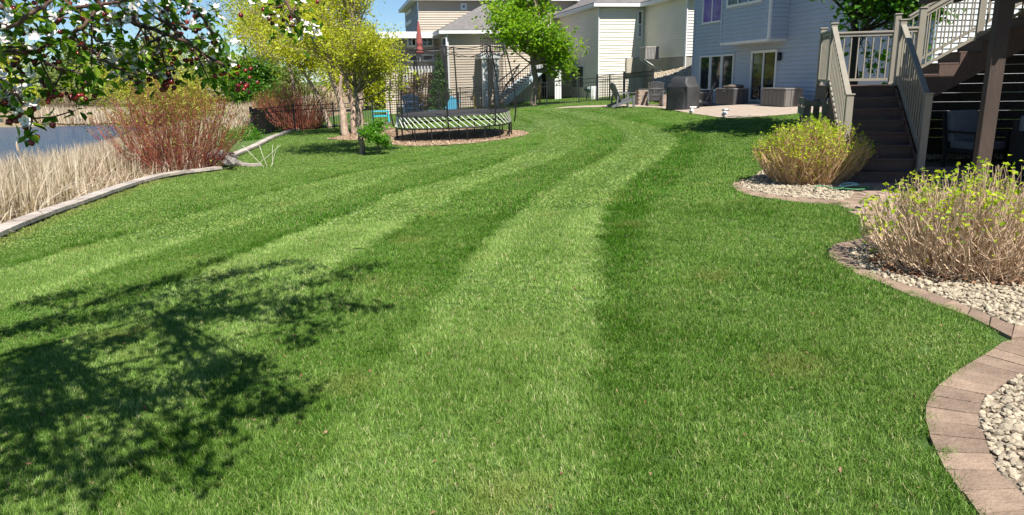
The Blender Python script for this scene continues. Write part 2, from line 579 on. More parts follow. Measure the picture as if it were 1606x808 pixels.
def ground_material():
    m = bpy.data.materials.new('turf_soil')
    m.use_nodes = True
    nt = m.node_tree; b = nt.nodes['Principled BSDF']; b.inputs['Roughness'].default_value = .95
    b.inputs['Specular IOR Level'].default_value = .1
    a = nt.nodes.new('ShaderNodeAttribute'); a.attribute_name = 'stripe_sheen'
    z = nt.nodes.new('ShaderNodeAttribute'); z.attribute_name = 'dry'
    tc = nt.nodes.new('ShaderNodeTexCoord')
    n = nt.nodes.new('ShaderNodeTexNoise'); n.inputs['Scale'].default_value = 9; n.inputs['Detail'].default_value = 10
    nt.links.new(tc.outputs['Object'], n.inputs['Vector'])
    r = nt.nodes.new('ShaderNodeValToRGB'); r.color_ramp.elements[0].position = .35; r.color_ramp.elements[1].position = .65
    r.color_ramp.elements[0].color = (.022, .055, .010, 1); r.color_ramp.elements[1].color = (.06, .12, .022, 1)
    nt.links.new(n.outputs['Fac'], r.inputs[0])
    r2 = nt.nodes.new('ShaderNodeValToRGB'); r2.color_ramp.elements[0].position = .35; r2.color_ramp.elements[1].position = .65
    r2.color_ramp.elements[0].color = (.09, .15, .045, 1); r2.color_ramp.elements[1].color = (.16, .23, .085, 1)
    nt.links.new(n.outputs['Fac'], r2.inputs[0])
    mx = nt.nodes.new('ShaderNodeMix'); mx.data_type = 'RGBA'
    nt.links.new(a.outputs['Fac'], mx.inputs[0]); nt.links.new(r.outputs[0], mx.inputs[6]); nt.links.new(r2.outputs[0], mx.inputs[7])  # mowing sheen painted into the ground colour
    r3 = nt.nodes.new('ShaderNodeValToRGB'); r3.color_ramp.elements[0].position = .3; r3.color_ramp.elements[1].position = .7
    r3.color_ramp.elements[0].color = (.13, .10, .06, 1); r3.color_ramp.elements[1].color = (.42, .33, .21, 1)
    nt.links.new(n.outputs['Fac'], r3.inputs[0])
    m2 = nt.nodes.new('ShaderNodeMix'); m2.data_type = 'RGBA'
    nt.links.new(z.outputs['Fac'], m2.inputs[0]); nt.links.new(mx.outputs[2], m2.inputs[6]); nt.links.new(r3.outputs[0], m2.inputs[7])
    nt.links.new(m2.outputs[2], b.inputs['Base Color'])
    bp = nt.nodes.new('ShaderNodeBump'); bp.inputs['Strength'].default_value = .6; bp.inputs['Distance'].default_value = .03
    n2 = nt.nodes.new('ShaderNodeTexNoise'); n2.inputs['Scale'].default_value = 45; n2.inputs['Detail'].default_value = 6
    nt.links.new(tc.outputs['Object'], n2.inputs['Vector']); nt.links.new(n2.outputs['Fac'], bp.inputs['Height']); nt.links.new(bp.outputs[0], b.inputs['Normal'])
    return m


ground = arrmesh('ground', np.stack([GX, GY, GZ], -1).reshape(-1, 3), Fq, ground_material(), kind='structure', smooth_=True)
fx, fy = GX.ravel(), GY.ravel()
stv = np.full(fx.shape, .45)
sel = (np.abs(fx) < 16) & (fy > 0) & (fy < 46)
stv[sel] = stripe_sheen(fx[sel], fy[sel])
at = ground.data.attributes.new('stripe_sheen', 'FLOAT', 'POINT'); at.data.foreach_set('value', stv.astype(np.float32))
dryv = smooth(.1, .6, kerb_x(fy) - fx) * (fy < 105)
dryv = np.maximum(dryv, ((fx < -14) & (fy > 40) & (fy < 130)).astype(float))
at = ground.data.attributes.new('dry', 'FLOAT', 'POINT'); at.data.foreach_set('value', dryv.astype(np.float32))

# ------------------------------------------------------------------ pond
wm = bpy.data.materials.new('pond_water'); wm.use_nodes = True
_b = wm.node_tree.nodes['Principled BSDF']
_b.inputs['Base Color'].default_value = (.028, .075, .15, 1); _b.inputs['Roughness'].default_value = .16; _b.inputs['IOR'].default_value = 1.33
_n = wm.node_tree.nodes.new('ShaderNodeTexNoise'); _n.inputs['Scale'].default_value = 1.6; _n.inputs['Detail'].default_value = 6
_t = wm.node_tree.nodes.new('ShaderNodeTexCoord'); _mp = wm.node_tree.nodes.new('ShaderNodeMapping'); _mp.inputs['Scale'].default_value = (1, 2.2, 1)
_bp = wm.node_tree.nodes.new('ShaderNodeBump'); _bp.inputs['Strength'].default_value = 1; _bp.inputs['Distance'].default_value = .3
wm.node_tree.links.new(_t.outputs['Object'], _mp.inputs[0]); wm.node_tree.links.new(_mp.outputs[0], _n.inputs['Vector'])
wm.node_tree.links.new(_n.outputs['Fac'], _bp.inputs['Height']); wm.node_tree.links.new(_bp.outputs[0], _b.inputs['Normal'])
tag(MB().poly([(-140, -24, -2.0), (-9, -24, -2.0), (-9, 10, -2.0), (-15, 30, -2.0), (-22, 69.5, -2.0), (-40, 72, -2.0), (-140, 72, -2.0)]).build('pond_water', wm), kind='structure')
tag(MB().poly([(-150, 84, -1.4), (-50, 84, -1.4), (-48, 92, -1.4), (-150, 94, -1.4)]).build('far_pond_water', wm), kind='structure')


# ------------------------------------------------------------------ sheets and rows of pavers
def loft(name, A, B, n, m, dz, mt, kind='structure', parent=None, nn=1):
    A = resample(A, n); B = resample(B, n)
    V = []
    for i in range(n):
        for j in range(m):
            t = j / (m - 1)
            x = A[i][0] * (1 - t) + B[i][0] * t; y = A[i][1] * (1 - t) + B[i][1] * t
            V.append((x, y, 0))
    V = np.array(V); V[:, 2] = zfun(V[:, 0], V[:, 1]) + dz
    id_ = np.arange(n * m).reshape(n, m)
    F = np.stack([id_[:-1, :-1], id_[1:, :-1], id_[1:, 1:], id_[:-1, 1:]], -1).reshape(-1, 4)
    o = arrmesh(name, V, F, mt, parent, kind=kind, smooth_=True)
    return o


def resample(L, n):
    L = np.array([tuple(p)[:2] for p in L])
    s = np.r_[0, np.cumsum(np.hypot(*np.diff(L, axis=0).T))]
    t = np.linspace(0, s[-1], n)
    return np.stack([np.interp(t, s, L[:, 0]), np.interp(t, s, L[:, 1])], 1)


def paver_row(A, B, step, mt, parent, name='paver', top=.03, th=.07, joint=.006, wob=.006, side=None):
    """pieces between two edge curves"""
    LA = np.array([tuple(p)[:2] for p in A]); ln = np.hypot(*np.diff(LA, axis=0).T).sum()
    n = max(2, int(ln / step) + 1)
    A = resample(A, n); B = resample(B, n)
    for i in range(n - 1):
        q = [A[i], B[i], B[i + 1], A[i + 1]]
        c = sum(q) / 4
        q2 = []
        for p in q:
            d = c - p; l = np.hypot(*d)
            q2.append(p + d / l * joint + np.array([rng.uniform(-1, 1), rng.uniform(-1, 1)]) * wob * .4)
        z = [zg(*p) + top + rng.uniform(-1, 1) * wob * .5 for p in q2]
        area = sum(q2[k][0] * q2[(k + 1) % 4][1] - q2[(k + 1) % 4][0] * q2[k][1] for k in range(4))
        if area < 0:
            q2 = q2[::-1]; z = z[::-1]
        o = Vector((c[0], c[1], zg(*c)))
        mb = MB().hexa([(p[0], p[1], zz - th) for p, zz in zip(q2, z)] + [(p[0], p[1], zz) for p, zz in zip(q2, z)])
        ob = mb.build(name, mt, parent, origin=parent.location)


# right-hand edging rows
R3_L = catmull([G(x, y) for x, y in [(1580, 900), (1530, 808), (1500, 770), (1477, 735), (1456, 690), (1449, 655), (1455, 630), (1475, 605), (1505, 583), (1540, 563), (1564, 547), (1580, 537), (1640, 534)]], 5)
R3_S = catmull([G(x, y) for x, y in [(1700, 880), (1606, 784), (1580, 760), (1562, 738), (1548, 700), (1537, 665), (1537, 645), (1548, 630), (1572, 610), (1600, 594), (1640, 578), (1710, 556)]], 5)
R2_L = catmull([G(x, y) for x, y in [(1374, 372), (1345, 378), (1310, 386), (1298, 396), (1306, 413), (1335, 430), (1382, 448), (1443, 474), (1508, 496), (1543, 512), (1564, 525), (1584, 534), (1640, 532)]], 5)
R2_S = catmull([G(x, y) for x, y in [(1388, 382), (1360, 387), (1336, 391), (1328, 398), (1340, 415), (1366, 431), (1408, 446), (1470, 466), (1530, 490), (1573, 508), (1600, 517), (1640, 519)]], 5)
R1_L = catmull([G(x, y) for x, y in [(1165, 283), (1148, 291), (1160, 303), (1195, 312), (1240, 318), (1290, 322), (1330, 324), (1352, 318), (1358, 306), (1352, 296)]], 4)
R1_S = catmull([G(x, y) for x, y in [(1173, 285), (1160, 290), (1172, 299), (1203, 306), (1245, 312), (1290, 315), (1322, 316), (1334, 311), (1338, 304), (1334, 298)]], 4)
for nm, lab, A, B, st in (('paver_edging', 'tan concrete paver edging curving round the nearest gravel bed, bottom right corner', R3_L, R3_S, .155),
                          ('paver_edging', 'tan concrete paver edging winding along the lawn below the large bare-stemmed shrub', R2_L, R2_S, .21),
                          ('paver_edging', 'small curved paver border round the gravel bed under the rounded shrub by the stairs', R1_L, R1_S, .2)):
    p = A[len(A) // 2]
    t = thing(nm, lab, 'edging', (float(p[0]), float(p[1]), zg(p[0], p[1])), 0, 'concrete paver borders of the beds')
    paver_row(A, B, st, M_['paver'], t, 'paver', .022)

# beds: soil sheets with stones
bed3 = loft('gravel_bed', R3_S[:], [(p[0] + 2.6, p[1] - .2) for p in R3_S], 30, 16, .012, M_['soil'], kind='structure')
bed2 = loft('gravel_bed', R2_S[6:], [(6.2, 7.6), (7.0, 7.3), (8, 7.0), (8.6, 6.5), (8.8, 6.0), (8.8, 5.2), (8.0, 4.3), (7, 3.6)], 40, 20, .012, M_['soil'], kind='structure')
bed1 = loft('gravel_bed', R1_S, [G(1185, 276), G(1200, 268), G(1240, 262), G(1290, 266), G(1330, 275), G(1342, 287)], 24, 10, .012, M_['soil'], kind='structure')


def stone_mesh(name, seed, fl=.62):
    r = np.random.RandomState(seed)
    ph = (1 + 5 ** .5) / 2
    v = np.array([(-1, ph, 0), (1, ph, 0), (-1, -ph, 0), (1, -ph, 0), (0, -1, ph), (0, 1, ph), (0, -1, -ph), (0, 1, -ph), (ph, 0, -1), (ph, 0, 1), (-ph, 0, -1), (-ph, 0, 1)], float)
    v /= np.linalg.norm(v[0])
    f = [(0, 11, 5), (0, 5, 1), (0, 1, 7), (0, 7, 10), (0, 10, 11), (1, 5, 9), (5, 11, 4), (11, 10, 2), (10, 7, 6), (7, 1, 8), (3, 9, 4), (3, 4, 2), (3, 2, 6), (3, 6, 8), (3, 8, 9), (4, 9, 5), (2, 4, 11), (6, 2, 10), (8, 6, 7), (9, 8, 1)]
    v *= r.uniform(.78, 1.15, (12, 1)); v *= np.array([1, r.uniform(.6, .95), fl * r.uniform(.8, 1.1)]) * .5
    me = bpy.data.meshes.new(name); me.from_pydata([tuple(p) for p in v], [], f); me.materials.append(M_['stone'])
    return me


STONES = [stone_mesh('stone', 40 + i) for i in range(7)]


def gn_scatter(name, pts, rot, scl, protos, attrs=None, kind='stuff', parent=None):
    me = bpy.data.meshes.new(name)
    me.vertices.add(len(pts)); me.vertices.foreach_set('co', np.asarray(pts, np.float32).ravel())
    a = me.attributes.new('rot', 'FLOAT_VECTOR', 'POINT'); a.data.foreach_set('vector', np.asarray(rot, np.float32).ravel())
    a = me.attributes.new('scl', 'FLOAT_VECTOR', 'POINT'); a.data.foreach_set('vector', np.asarray(scl, np.float32).ravel())
    for k, v in (attrs or {}).items():
        a = me.attributes.new(k, 'FLOAT', 'POINT'); a.data.foreach_set('value', np.asarray(v, np.float32))
    o = bpy.data.objects.new(name, me); COL.objects.link(o)
    if parent: o.parent = parent
    ng = bpy.data.node_groups.new(name + '_nodes', 'GeometryNodeTree')
    ng.interface.new_socket('Geometry', in_out='INPUT', socket_type='NodeSocketGeometry')
    ng.interface.new_socket('Geometry', in_out='OUTPUT', socket_type='NodeSocketGeometry')
    gi = ng.nodes.new('NodeGroupInput'); go = ng.nodes.new('NodeGroupOutput')
    ip = ng.nodes.new('GeometryNodeInstanceOnPoints')
    jn = ng.nodes.new('GeometryNodeJoinGeometry')
    for p in protos:
        oi = ng.nodes.new('GeometryNodeObjectInfo'); oi.inputs['Object'].default_value = p; oi.inputs['As Instance'].default_value = True
        ng.links.new(oi.outputs['Geometry'], jn.inputs[0])
    r = ng.nodes.new('GeometryNodeInputNamedAttribute'); r.data_type = 'FLOAT_VECTOR'; r.inputs[0].default_value = 'rot'
    s = ng.nodes.new('GeometryNodeInputNamedAttribute'); s.data_type = 'FLOAT_VECTOR'; s.inputs[0].default_value = 'scl'
    e = ng.nodes.new('FunctionNodeEulerToRotation')
    ng.links.new(r.outputs['Attribute'], e.inputs[0])
    ng.links.new(gi.outputs[0], ip.inputs['Points']); ng.links.new(jn.outputs[0], ip.inputs['Instance']); ip.inputs['Pick Instance'].default_value = True
    ng.links.new(e.outputs[0], ip.inputs['Rotation']); ng.links.new(s.outputs['Attribute'], ip.inputs['Scale'])
    ng.links.new(ip.outputs[0], go.inputs[0])
    md = o.modifiers.new('scatter', 'NODES'); md.node_group = ng
    o['kind'] = kind
    return o


STONE_OBS = [bpy.data.objects.new('stone_source', me) for me in STONES]


def fill_stones(name, bed, poly, size, dens, nparts, near=(0, 0)):
    poly = [tuple(p)[:2] for p in poly]
    pa = np.array(poly); lo = pa.min(0); hi = pa.max(0)
    n = int(dens * (hi[0] - lo[0]) * (hi[1] - lo[1]))
    X = rs.uniform(lo[0], hi[0], n); Y = rs.uniform(lo[1], hi[1], n)
    k = in_poly(X, Y, poly); X = X[k]; Y = Y[k]
    vis = (np.abs(X / np.maximum(Y, .1)) < .85)
    X = X[vis]; Y = Y[vis]; n = len(X)
    o = np.argsort(np.hypot(X, Y) + 9 * (np.abs(X / Y) > .71)); X = X[o]; Y = Y[o]
    S = size * np.exp(rs.normal(0, .28, n)) ; Z = zfun(X, Y) + .012 + S * rs.uniform(.1, .34, n)
    R = rs.uniform(0, 6.28, (n, 3)); R[:, 0] = rs.normal(0, .35, n); R[:, 1] = rs.normal(0, .35, n)
    for i in range(min(nparts, n)):
        ob = bpy.data.objects.new('stone', STONES[i % len(STONES)]); COL.objects.link(ob)
        ob.parent = bed; ob.location = (X[i], Y[i], Z[i]); ob.rotation_euler = tuple(R[i]); ob.scale = (S[i],) * 3
    if n > nparts:
        j = slice(nparts, n)
        gn_scatter(name, np.stack([X, Y, Z], 1)[j], R[j], np.repeat(S[j, None], 3, 1), STONE_OBS, parent=bed)


fill_stones('loose_gravel', bed3, list(R3_S) + [(p[0] + 2.0, p[1] - .2) for p in R3_S[::-1]], .034, 1700, 290)
fill_stones('loose_gravel', bed2, list(R2_S[6:]) + [(7, 3.6), (8.8, 5.2), (8.8, 6.5), (8, 7.0), (6.2, 7.6)], .034, 1500, 290)
fill_stones('loose_gravel', bed1, list(R1_S) + [tuple(G(*q)[:2]) for q in ((1342, 287), (1330, 275), (1290, 266), (1240, 262), (1200, 268), (1185, 276))], .04, 750, 290)

# path and paved terrace under the deck, laid as separate pavers
base = loft('paved_path', [G(1340, 345), G(1352, 322), G(1352, 296), (5.2, 11), (5.2, 13.6)], [G(1376, 378), (6.6, 7.5), (9, 7.3), (12, 9), (14, 13.6)], 20, 24, .004, M_['soil'])
path_poly = [tuple(p)[:2] for p in (G(1366, 352), G(1348, 338), G(1333, 325), G(1356, 318), G(1362, 306), G(1354, 294), (5.0, 10.6), (5.0, 12.0), (12, 12.0), (12, 7.6), (6.3, 7.55), G(1385, 380), G(1374, 371))]
ang = .12
ca, sa = math.cos(ang), math.sin(ang)
paver_mesh = {}
for j in range(-10, 60):
    for i in range(-12, 40):
        u = i * .31 + (.155 if j % 2 else 0); v = j * .16
        x = 4.2 + u * ca - v * sa; y = 6.5 + u * sa + v * ca
        if not (3.5 < x < 9.6 and 6 < y < 12.0): continue
        if not in_poly(np.array([x]), np.array([y]), path_poly)[0]: continue
        if len(paver_mesh) < 4:
            k = len(paver_mesh); paver_mesh[k] = None
            mb = MB().hexa([(-.151, -.076, -.05), (.151, -.076, -.05), (.151, .076, -.05), (-.151, .076, -.05), (-.148, -.073, .0), (.149, -.074, .0), (.148, .074, .0), (-.149, .073, .0)])
            ob = mb.build('paver', M_['paver_path'], base); paver_mesh[k] = ob.data
        else:
            if sum(1 for _ in ()) : pass
            ob = bpy.data.objects.new('paver', paver_mesh[rng.randrange(4)]); COL.objects.link(ob); ob.parent = base
        ob.location = (x, y, zg(x, y) + .03 + rng.uniform(-.002, .002)); ob.rotation_euler = (rng.uniform(-.008, .008), rng.uniform(-.008, .008), ang)

# patio behind, mulch beds
pat_m = mat('patio_pavers', (.50, .41, .33), (.42, .34, .27), .9, 2.5, 8, .3, 30)
_nt = pat_m.node_tree
_br = _nt.nodes.new('ShaderNodeTexBrick'); _br.inputs['Scale'].default_value = 3.2; _br.inputs['Mortar Size'].default_value = .012
_br.inputs['Color1'].default_value = (1, 1, 1, 1); _br.inputs['Color2'].default_value = (.84, .82, .8, 1); _br.inputs['Mortar'].default_value = (.6, .57, .52, 1)
_mx = _nt.nodes.new('ShaderNodeMix'); _mx.data_type = 'RGBA'; _mx.blend_type = 'MULTIPLY'; _mx.inputs[0].default_value = 1
_cur = _nt.nodes['Principled BSDF'].inputs['Base Color'].links[0].from_socket
_tcn = [n for n in _nt.nodes if n.type == 'TEX_COORD'][0]
_nt.links.new(_tcn.outputs['Object'], _br.inputs['Vector']); _nt.links.new(_cur, _mx.inputs[6]); _nt.links.new(_br.outputs[0], _mx.inputs[7]); _nt.links.new(_mx.outputs[2], _nt.nodes['Principled BSDF'].inputs['Base Color'])
loft('patio', PATIO_N, PATIO_F, 50, 14, .03, pat_m)


def fan_sheet(name, poly, dz, mt):
    c = np.mean(np.array(poly), 0); V = []; F = []
    n = len(poly); rings = 5
    for k in range(rings + 1):
        t = k / rings
        for p in poly:
            V.append((c[0] + (p[0] - c[0]) * t, c[1] + (p[1] - c[1]) * t, 0))
    V = np.array(V); V[:, 2] = zfun(V[:, 0], V[:, 1]) + dz
    for k in range(rings):
        for i in range(n):
            F.append((k * n + i, k * n + (i + 1) % n, (k + 1) * n + (i + 1) % n, (k + 1) * n + i))
    return arrmesh(name, V, np.array(F)[:, ::-1] if False else np.array(F), mt, kind='structure')


fan_sheet('mulch_bed', POLY_M, .03, M_['mulch'])
fan_sheet('mulch_bed', POLY_M2, .03, M_['mulch'])
# wood chips strewn over the mulch
def chips(name, poly, n, mt, size=(.07, .03, .015), dz=.035):
    pa = np.array(poly); lo = pa.min(0); hi = pa.max(0)
    X = rs.uniform(lo[0], hi[0], n); Y = rs.uniform(lo[1], hi[1], n); k = in_poly(X, Y, poly); X = X[k]; Y = Y[k]
    C = np.stack([X, Y, zfun(X, Y) + dz], 1)
    V, F, r = leaves_arrays(C, size[0], rs, up=.8, aspect=.45)
    return arrmesh(name, V, F, mt, rnd=r, kind='stuff')
chipm = leafmat('chip', [(.18, .11, .07), (.45, .32, .21), (.62, .50, .37)], trans=0, rough=.9)
chips('wood_chips', POLY_M, 4500, chipm)
chips('wood_chips', POLY_M2, 2500, chipm)


# ------------------------------------------------------------------ pond-side kerb wall
def kerb(name, lab, L, n, wd, top, drop, group):
    L = [tuple(p)[:2] for p in L]
    p = L[len(L) // 2]
    t = thing(name, lab, 'stone wall', (p[0], p[1], zg(*p)), 0, group)
    A = resample(L, n)
    T = np.gradient(A, axis=0); T /= np.hypot(T[:, 0], T[:, 1])[:, None]; N = np.stack([T[:, 1], -T[:, 0]], 1)
    zs = np.array([max(zg(a[0] + nn[0] * q, a[1] + nn[1] * q) for q in (-.7, -.4, 0, .4, .7)) for a, nn in zip(A, N)])
    zs = np.convolve(np.pad(zs, 4, 'edge'), np.ones(9) / 9, 'valid') + top
    for i in range(n - 1):
        j = .006
        a0, a1 = A[i], A[i + 1]; n0, n1 = N[i], N[i + 1]
        d = (a1 - a0); l = np.hypot(*d); d = d / l * j
        z0 = zs[i] + rng.uniform(-.004, .004); z1 = zs[i + 1] + rng.uniform(-.004, .004)
        q = [a0 + n0 * wd / 2 + d, a1 + n1 * wd / 2 - d, a1 - n1 * wd / 2 - d, a0 - n0 * wd / 2 + d]
        zz = [z0, z1, z1, z0]
        MB().hexa([(p_[0], p_[1], z - .065) for p_, z in zip(q, zz)] + [(p_[0], p_[1], z) for p_, z in zip(q, zz)]).build('cap_stone', M_['paver_grey'], t, origin=t.location)
        w2 = wd / 2 - .03
        q = [a0 + n0 * w2 + d * 1.5, a1 + n1 * w2 - d * 1.5, a1 - n1 * w2 - d * 1.5, a0 - n0 * w2 + d * 1.5]
        MB().hexa([(p_[0], p_[1], z - .07 - drop) for p_, z in zip(q, zz)] + [(p_[0], p_[1], z - .07) for p_, z in zip(q, zz)]).build('wall_block', M_['rockface'], t, origin=t.location)
    return t


kerb('retaining_wall', 'low wall of tan and grey cap stones between the lawn and the reeds on the left', KERB_L, 44, .30, .10, .35, 'low cap stone walls on the pond side')
kerb('retaining_wall', 'low curved stone wall that steps in beside the red shrub and runs back to the black fence', KERB2_L, 52, .26, .09, .45, 'low cap stone walls on the pond side')
ROCKS = [s.copy() for s in STONES]
for s in ROCKS:
    s.name = 'rock'; s.materials[0] = M_['rockface_grey']
rk = thing('rock_pile', 'pile of grey rocks between the red-stemmed shrub and the curved end of the wall', 'rocks', tuple(G(345, 262)))
for i in range(46):
    q = G(318 + 42 * rng.random(), 253 + 14 * rng.random())
    ob = bpy.data.objects.new('rock', ROCKS[i % 7]); COL.objects.link(ob); ob.parent = rk
    ob.location = q + Vector((.25, -.25, .10 + .2 * rng.random())) - rk.location; ob.rotation_euler = (rng.random(), rng.random(), rng.random() * 6)
    s = rng.uniform(.18, .36); ob.scale = (s, s, s)


# ------------------------------------------------------------------ grass
def grass_material():
    m = bpy.data.materials.new('grass_blades'); m.use_nodes = True
    nt = m.node_tree; b = nt.nodes['Principled BSDF']
    def attr(n, ty):
        a = nt.nodes.new('ShaderNodeAttribute'); a.attribute_name = n; a.attribute_type = ty; return a.outputs['Fac']
    r = attr('rnd', 'GEOMETRY'); s = attr('stripe_sheen', 'INSTANCER'); y = attr('dryp', 'INSTANCER')
    def ramp(cols, pos):
        q = nt.nodes.new('ShaderNodeValToRGB')
        while len(q.color_ramp.elements) < len(cols): q.color_ramp.elements.new(.5)
        for i, (c, p) in enumerate(zip(cols, pos)):
            q.color_ramp.elements[i].position = p; q.color_ramp.elements[i].color = (*c, 1)
        nt.links.new(r, q.inputs[0]); return q.outputs[0]
    dk = ramp([(.020, .080, .004), (.052, .170, .006), (.13, .31, .012), (.42, .36, .15)], [0, .5, .95, .985])
    lt = ramp([(.12, .25, .024), (.28, .44, .085), (.50, .64, .22), (.66, .62, .36)], [0, .5, .93, .985])
    mx = nt.nodes.new('ShaderNodeMix'); mx.data_type = 'RGBA'
    nt.links.new(s, mx.inputs[0]); nt.links.new(dk, mx.inputs[6]); nt.links.new(lt, mx.inputs[7])  # sheen of the mower passes painted into the blade colour
    m2 = nt.nodes.new('ShaderNodeMix'); m2.data_type = 'RGBA'
    nt.links.new(y, m2.inputs[0]); nt.links.new(mx.outputs[2], m2.inputs[6]); m2.inputs[7].default_value = (.36, .34, .10, 1)
    nt.links.new(m2.outputs[2], b.inputs['Base Color'])
    b.inputs['Roughness'].default_value = .5; b.inputs['Specular IOR Level'].default_value = .22
    t = nt.nodes.new('ShaderNodeBsdfTranslucent'); nt.links.new(m2.outputs[2], t.inputs['Color'])
    ms = nt.nodes.new('ShaderNodeMixShader'); ms.inputs[0].default_value = .3
    nt.links.new(b.outputs[0], ms.inputs[1]); nt.links.new(t.outputs[0], ms.inputs[2]); nt.links.new(ms.outputs[0], nt.nodes['Material Output'].inputs['Surface'])
    return m


GM = grass_material()


def tuft(seed, nb, rad, h, wd, two=True):
    r = np.random.RandomState(seed)
    c = r.uniform(-rad, rad, (nb, 2)) ; a = r.uniform(0, 6.28, nb); lean = r.uniform(.15, 1.0, nb); H = h * r.uniform(.55, 1.2, nb)
    W = wd * r.uniform(.7, 1.2, nb); yaw = r.uniform(0, 6.28, nb)
    dx = np.cos(a); dy = np.sin(a); sx = np.cos(yaw); sy = np.sin(yaw)
    V = np.zeros((nb, 5, 3))
    for k, (z, off, ww) in enumerate(((0, 0, 1), (0, 0, -1), (.6, .38, .8), (.6, .38, -.8), (1, 1, 0))):
        V[:, k, 0] = c[:, 0] + dx * off * lean * H + sx * W / 2 * ww
        V[:, k, 1] = c[:, 1] + dy * off * lean * H + sy * W / 2 * ww
        V[:, k, 2] = z * H * (1 - .25 * lean * off) - (.006 if z == 0 else 0)
    i = np.arange(nb) * 5
    F = np.concatenate([np.stack([i, i + 1, i + 3], 1), np.stack([i, i + 3, i + 2], 1), np.stack([i + 2, i + 3, i + 4], 1)])
    o = arrmesh('grass_tuft', V.reshape(-1, 3), F, GM, rnd=np.repeat(r.uniform(0, 1, nb), 5))
    COL.objects.unlink(o)
    return o


TUFTS = [tuft(100 + i, 76, .055, .036, .0030) for i in range(6)]
TUFTS_FAR = [tuft(200 + i, 60, .055, .040, .0055) for i in range(5)]


def nz(X, Y, k):
    return (np.sin(X * 1.3 * k + 1.1) * np.sin(Y * 1.7 * k + .3) + np.sin(X * 2.9 * k + Y * 1.9 * k) * .6 + np.sin(Y * 4.1 * k - X * 3.1 * k + 2) * .4) / 2


def grass_zone(name, y0, y1, dens, sc, hs, protos, seed):
    r = np.random.RandomState(seed)
    x0, x1 = -16.0, 12.5
    n = int(dens * (x1 - x0) * (y1 - y0))
    X = r.uniform(x0, x1, n); Y = r.uniform(y0, y1, n)
    k = (np.abs(X) < .78 * Y + 1.6) & lawn_mask(X + r.normal(0, .02, n), Y + r.normal(0, .02, n)); X = X[k]; Y = Y[k]; n = len(X)
    st = stripe_sheen(X, Y)
    st = np.clip(st + r.normal(0, .10, n), 0, 1)
    dry = np.clip(nz(X, Y, 1.7) * 1.1 - .55, 0, .55) + np.clip(nz(X + 3, Y, .6) - .5, 0, 1) * .3 + (r.uniform(0, 1, n) < .02) * .4
    edge = np.exp(-((X - kerb_x(Y) - .25) / .25) ** 2) * .5
    dry = np.clip(dry * .7 + edge, 0, .8)
    # blades rolled over by the mower: pale passes lean away from the viewer, dark ones towards
    lean = (st - .5) * .9
    R = np.stack([-lean + r.normal(0, .16, n), r.normal(0, .12, n), r.uniform(0, 6.28, n)], 1)
    # euler XYZ: yaw last, so turn the yaw off and keep random tufts through the protos
    R[:, 2] = r.uniform(-.6, .6, n)
    hh = hs * r.uniform(.8, 1.2, n) * (1 + .45 * np.clip(nz(X, Y, 1.1), -1, 1))
    S = np.stack([np.full(n, sc), np.full(n, sc), hh], 1)
    pts = np.stack([X, Y, zfun(X, Y)], 1)
    o = gn_scatter(name, pts, R, S, protos, {'stripe_sheen': st, 'dryp': dry})
    return n


ng_ = [grass_zone('grass', 1.2, 5.0, 620, 1.0, 1.0, TUFTS, 1),
       grass_zone('grass', 5.0, 9.5, 300, 1.3, 1.0, TUFTS, 2),
       grass_zone('grass', 9.5, 18, 140, 1.55, .7, TUFTS_FAR, 3),
       grass_zone('grass', 18, 46, 95, 1.8, .48, TUFTS_FAR, 4)]
print('tufts', ng_)
# ================================================================== houses and fences
class Fac:
    def __init__(s, p0, d, out):
        s.p = Vector((p0[0], p0[1], 0)); s.d = Vector((d[0], d[1], 0)).normalized(); s.n = Vector((out[0], out[1], 0)).normalized()

    def pt(s, t, z, o=0):
        q = s.p + s.d * t + s.n * o
        return Vector((q.x, q.y, z))

    def px(s, x, y):
        d = ray(x, y); o = Vector((0, 0, EYE))
        k = (s.p - o).dot(s.n) / d.dot(s.n)
        h = o + d * k
        return (h - s.p).dot(s.d), h.z


def box_f(mb, f, t0, t1, z0, z1, o0, o1):
    return mb.hexa([f.pt(t0, z0, o1), f.pt(t1, z0, o1), f.pt(t1, z0, o0), f.pt(t0, z0, o0), f.pt(t0, z1, o1), f.pt(t1, z1, o1), f.pt(t1, z1, o0), f.pt(t0, z1, o0)])


def siding(f, t0, t1, z0, z1, mt, parent, course=.15, o=0, name='siding'):
    mb = MB(); n = int(math.ceil((z1 - z0) / course)); rows = []
    for i in range(n):
        za = z0 + i * course; zb = min(z1, za + course)
        rows += [(za, .040), (zb, .002)]
    for (z, k) in rows:
        mb.v += [tuple(f.pt(t0, z, o + k)), tuple(f.pt(t1, z, o + k))]
    for i in range(len(rows) - 1):
        a = 2 * i
        mb.f.append((a, a + 1, a + 3, a + 2))
    return mb.build(name, mt, parent, origin=parent.location)


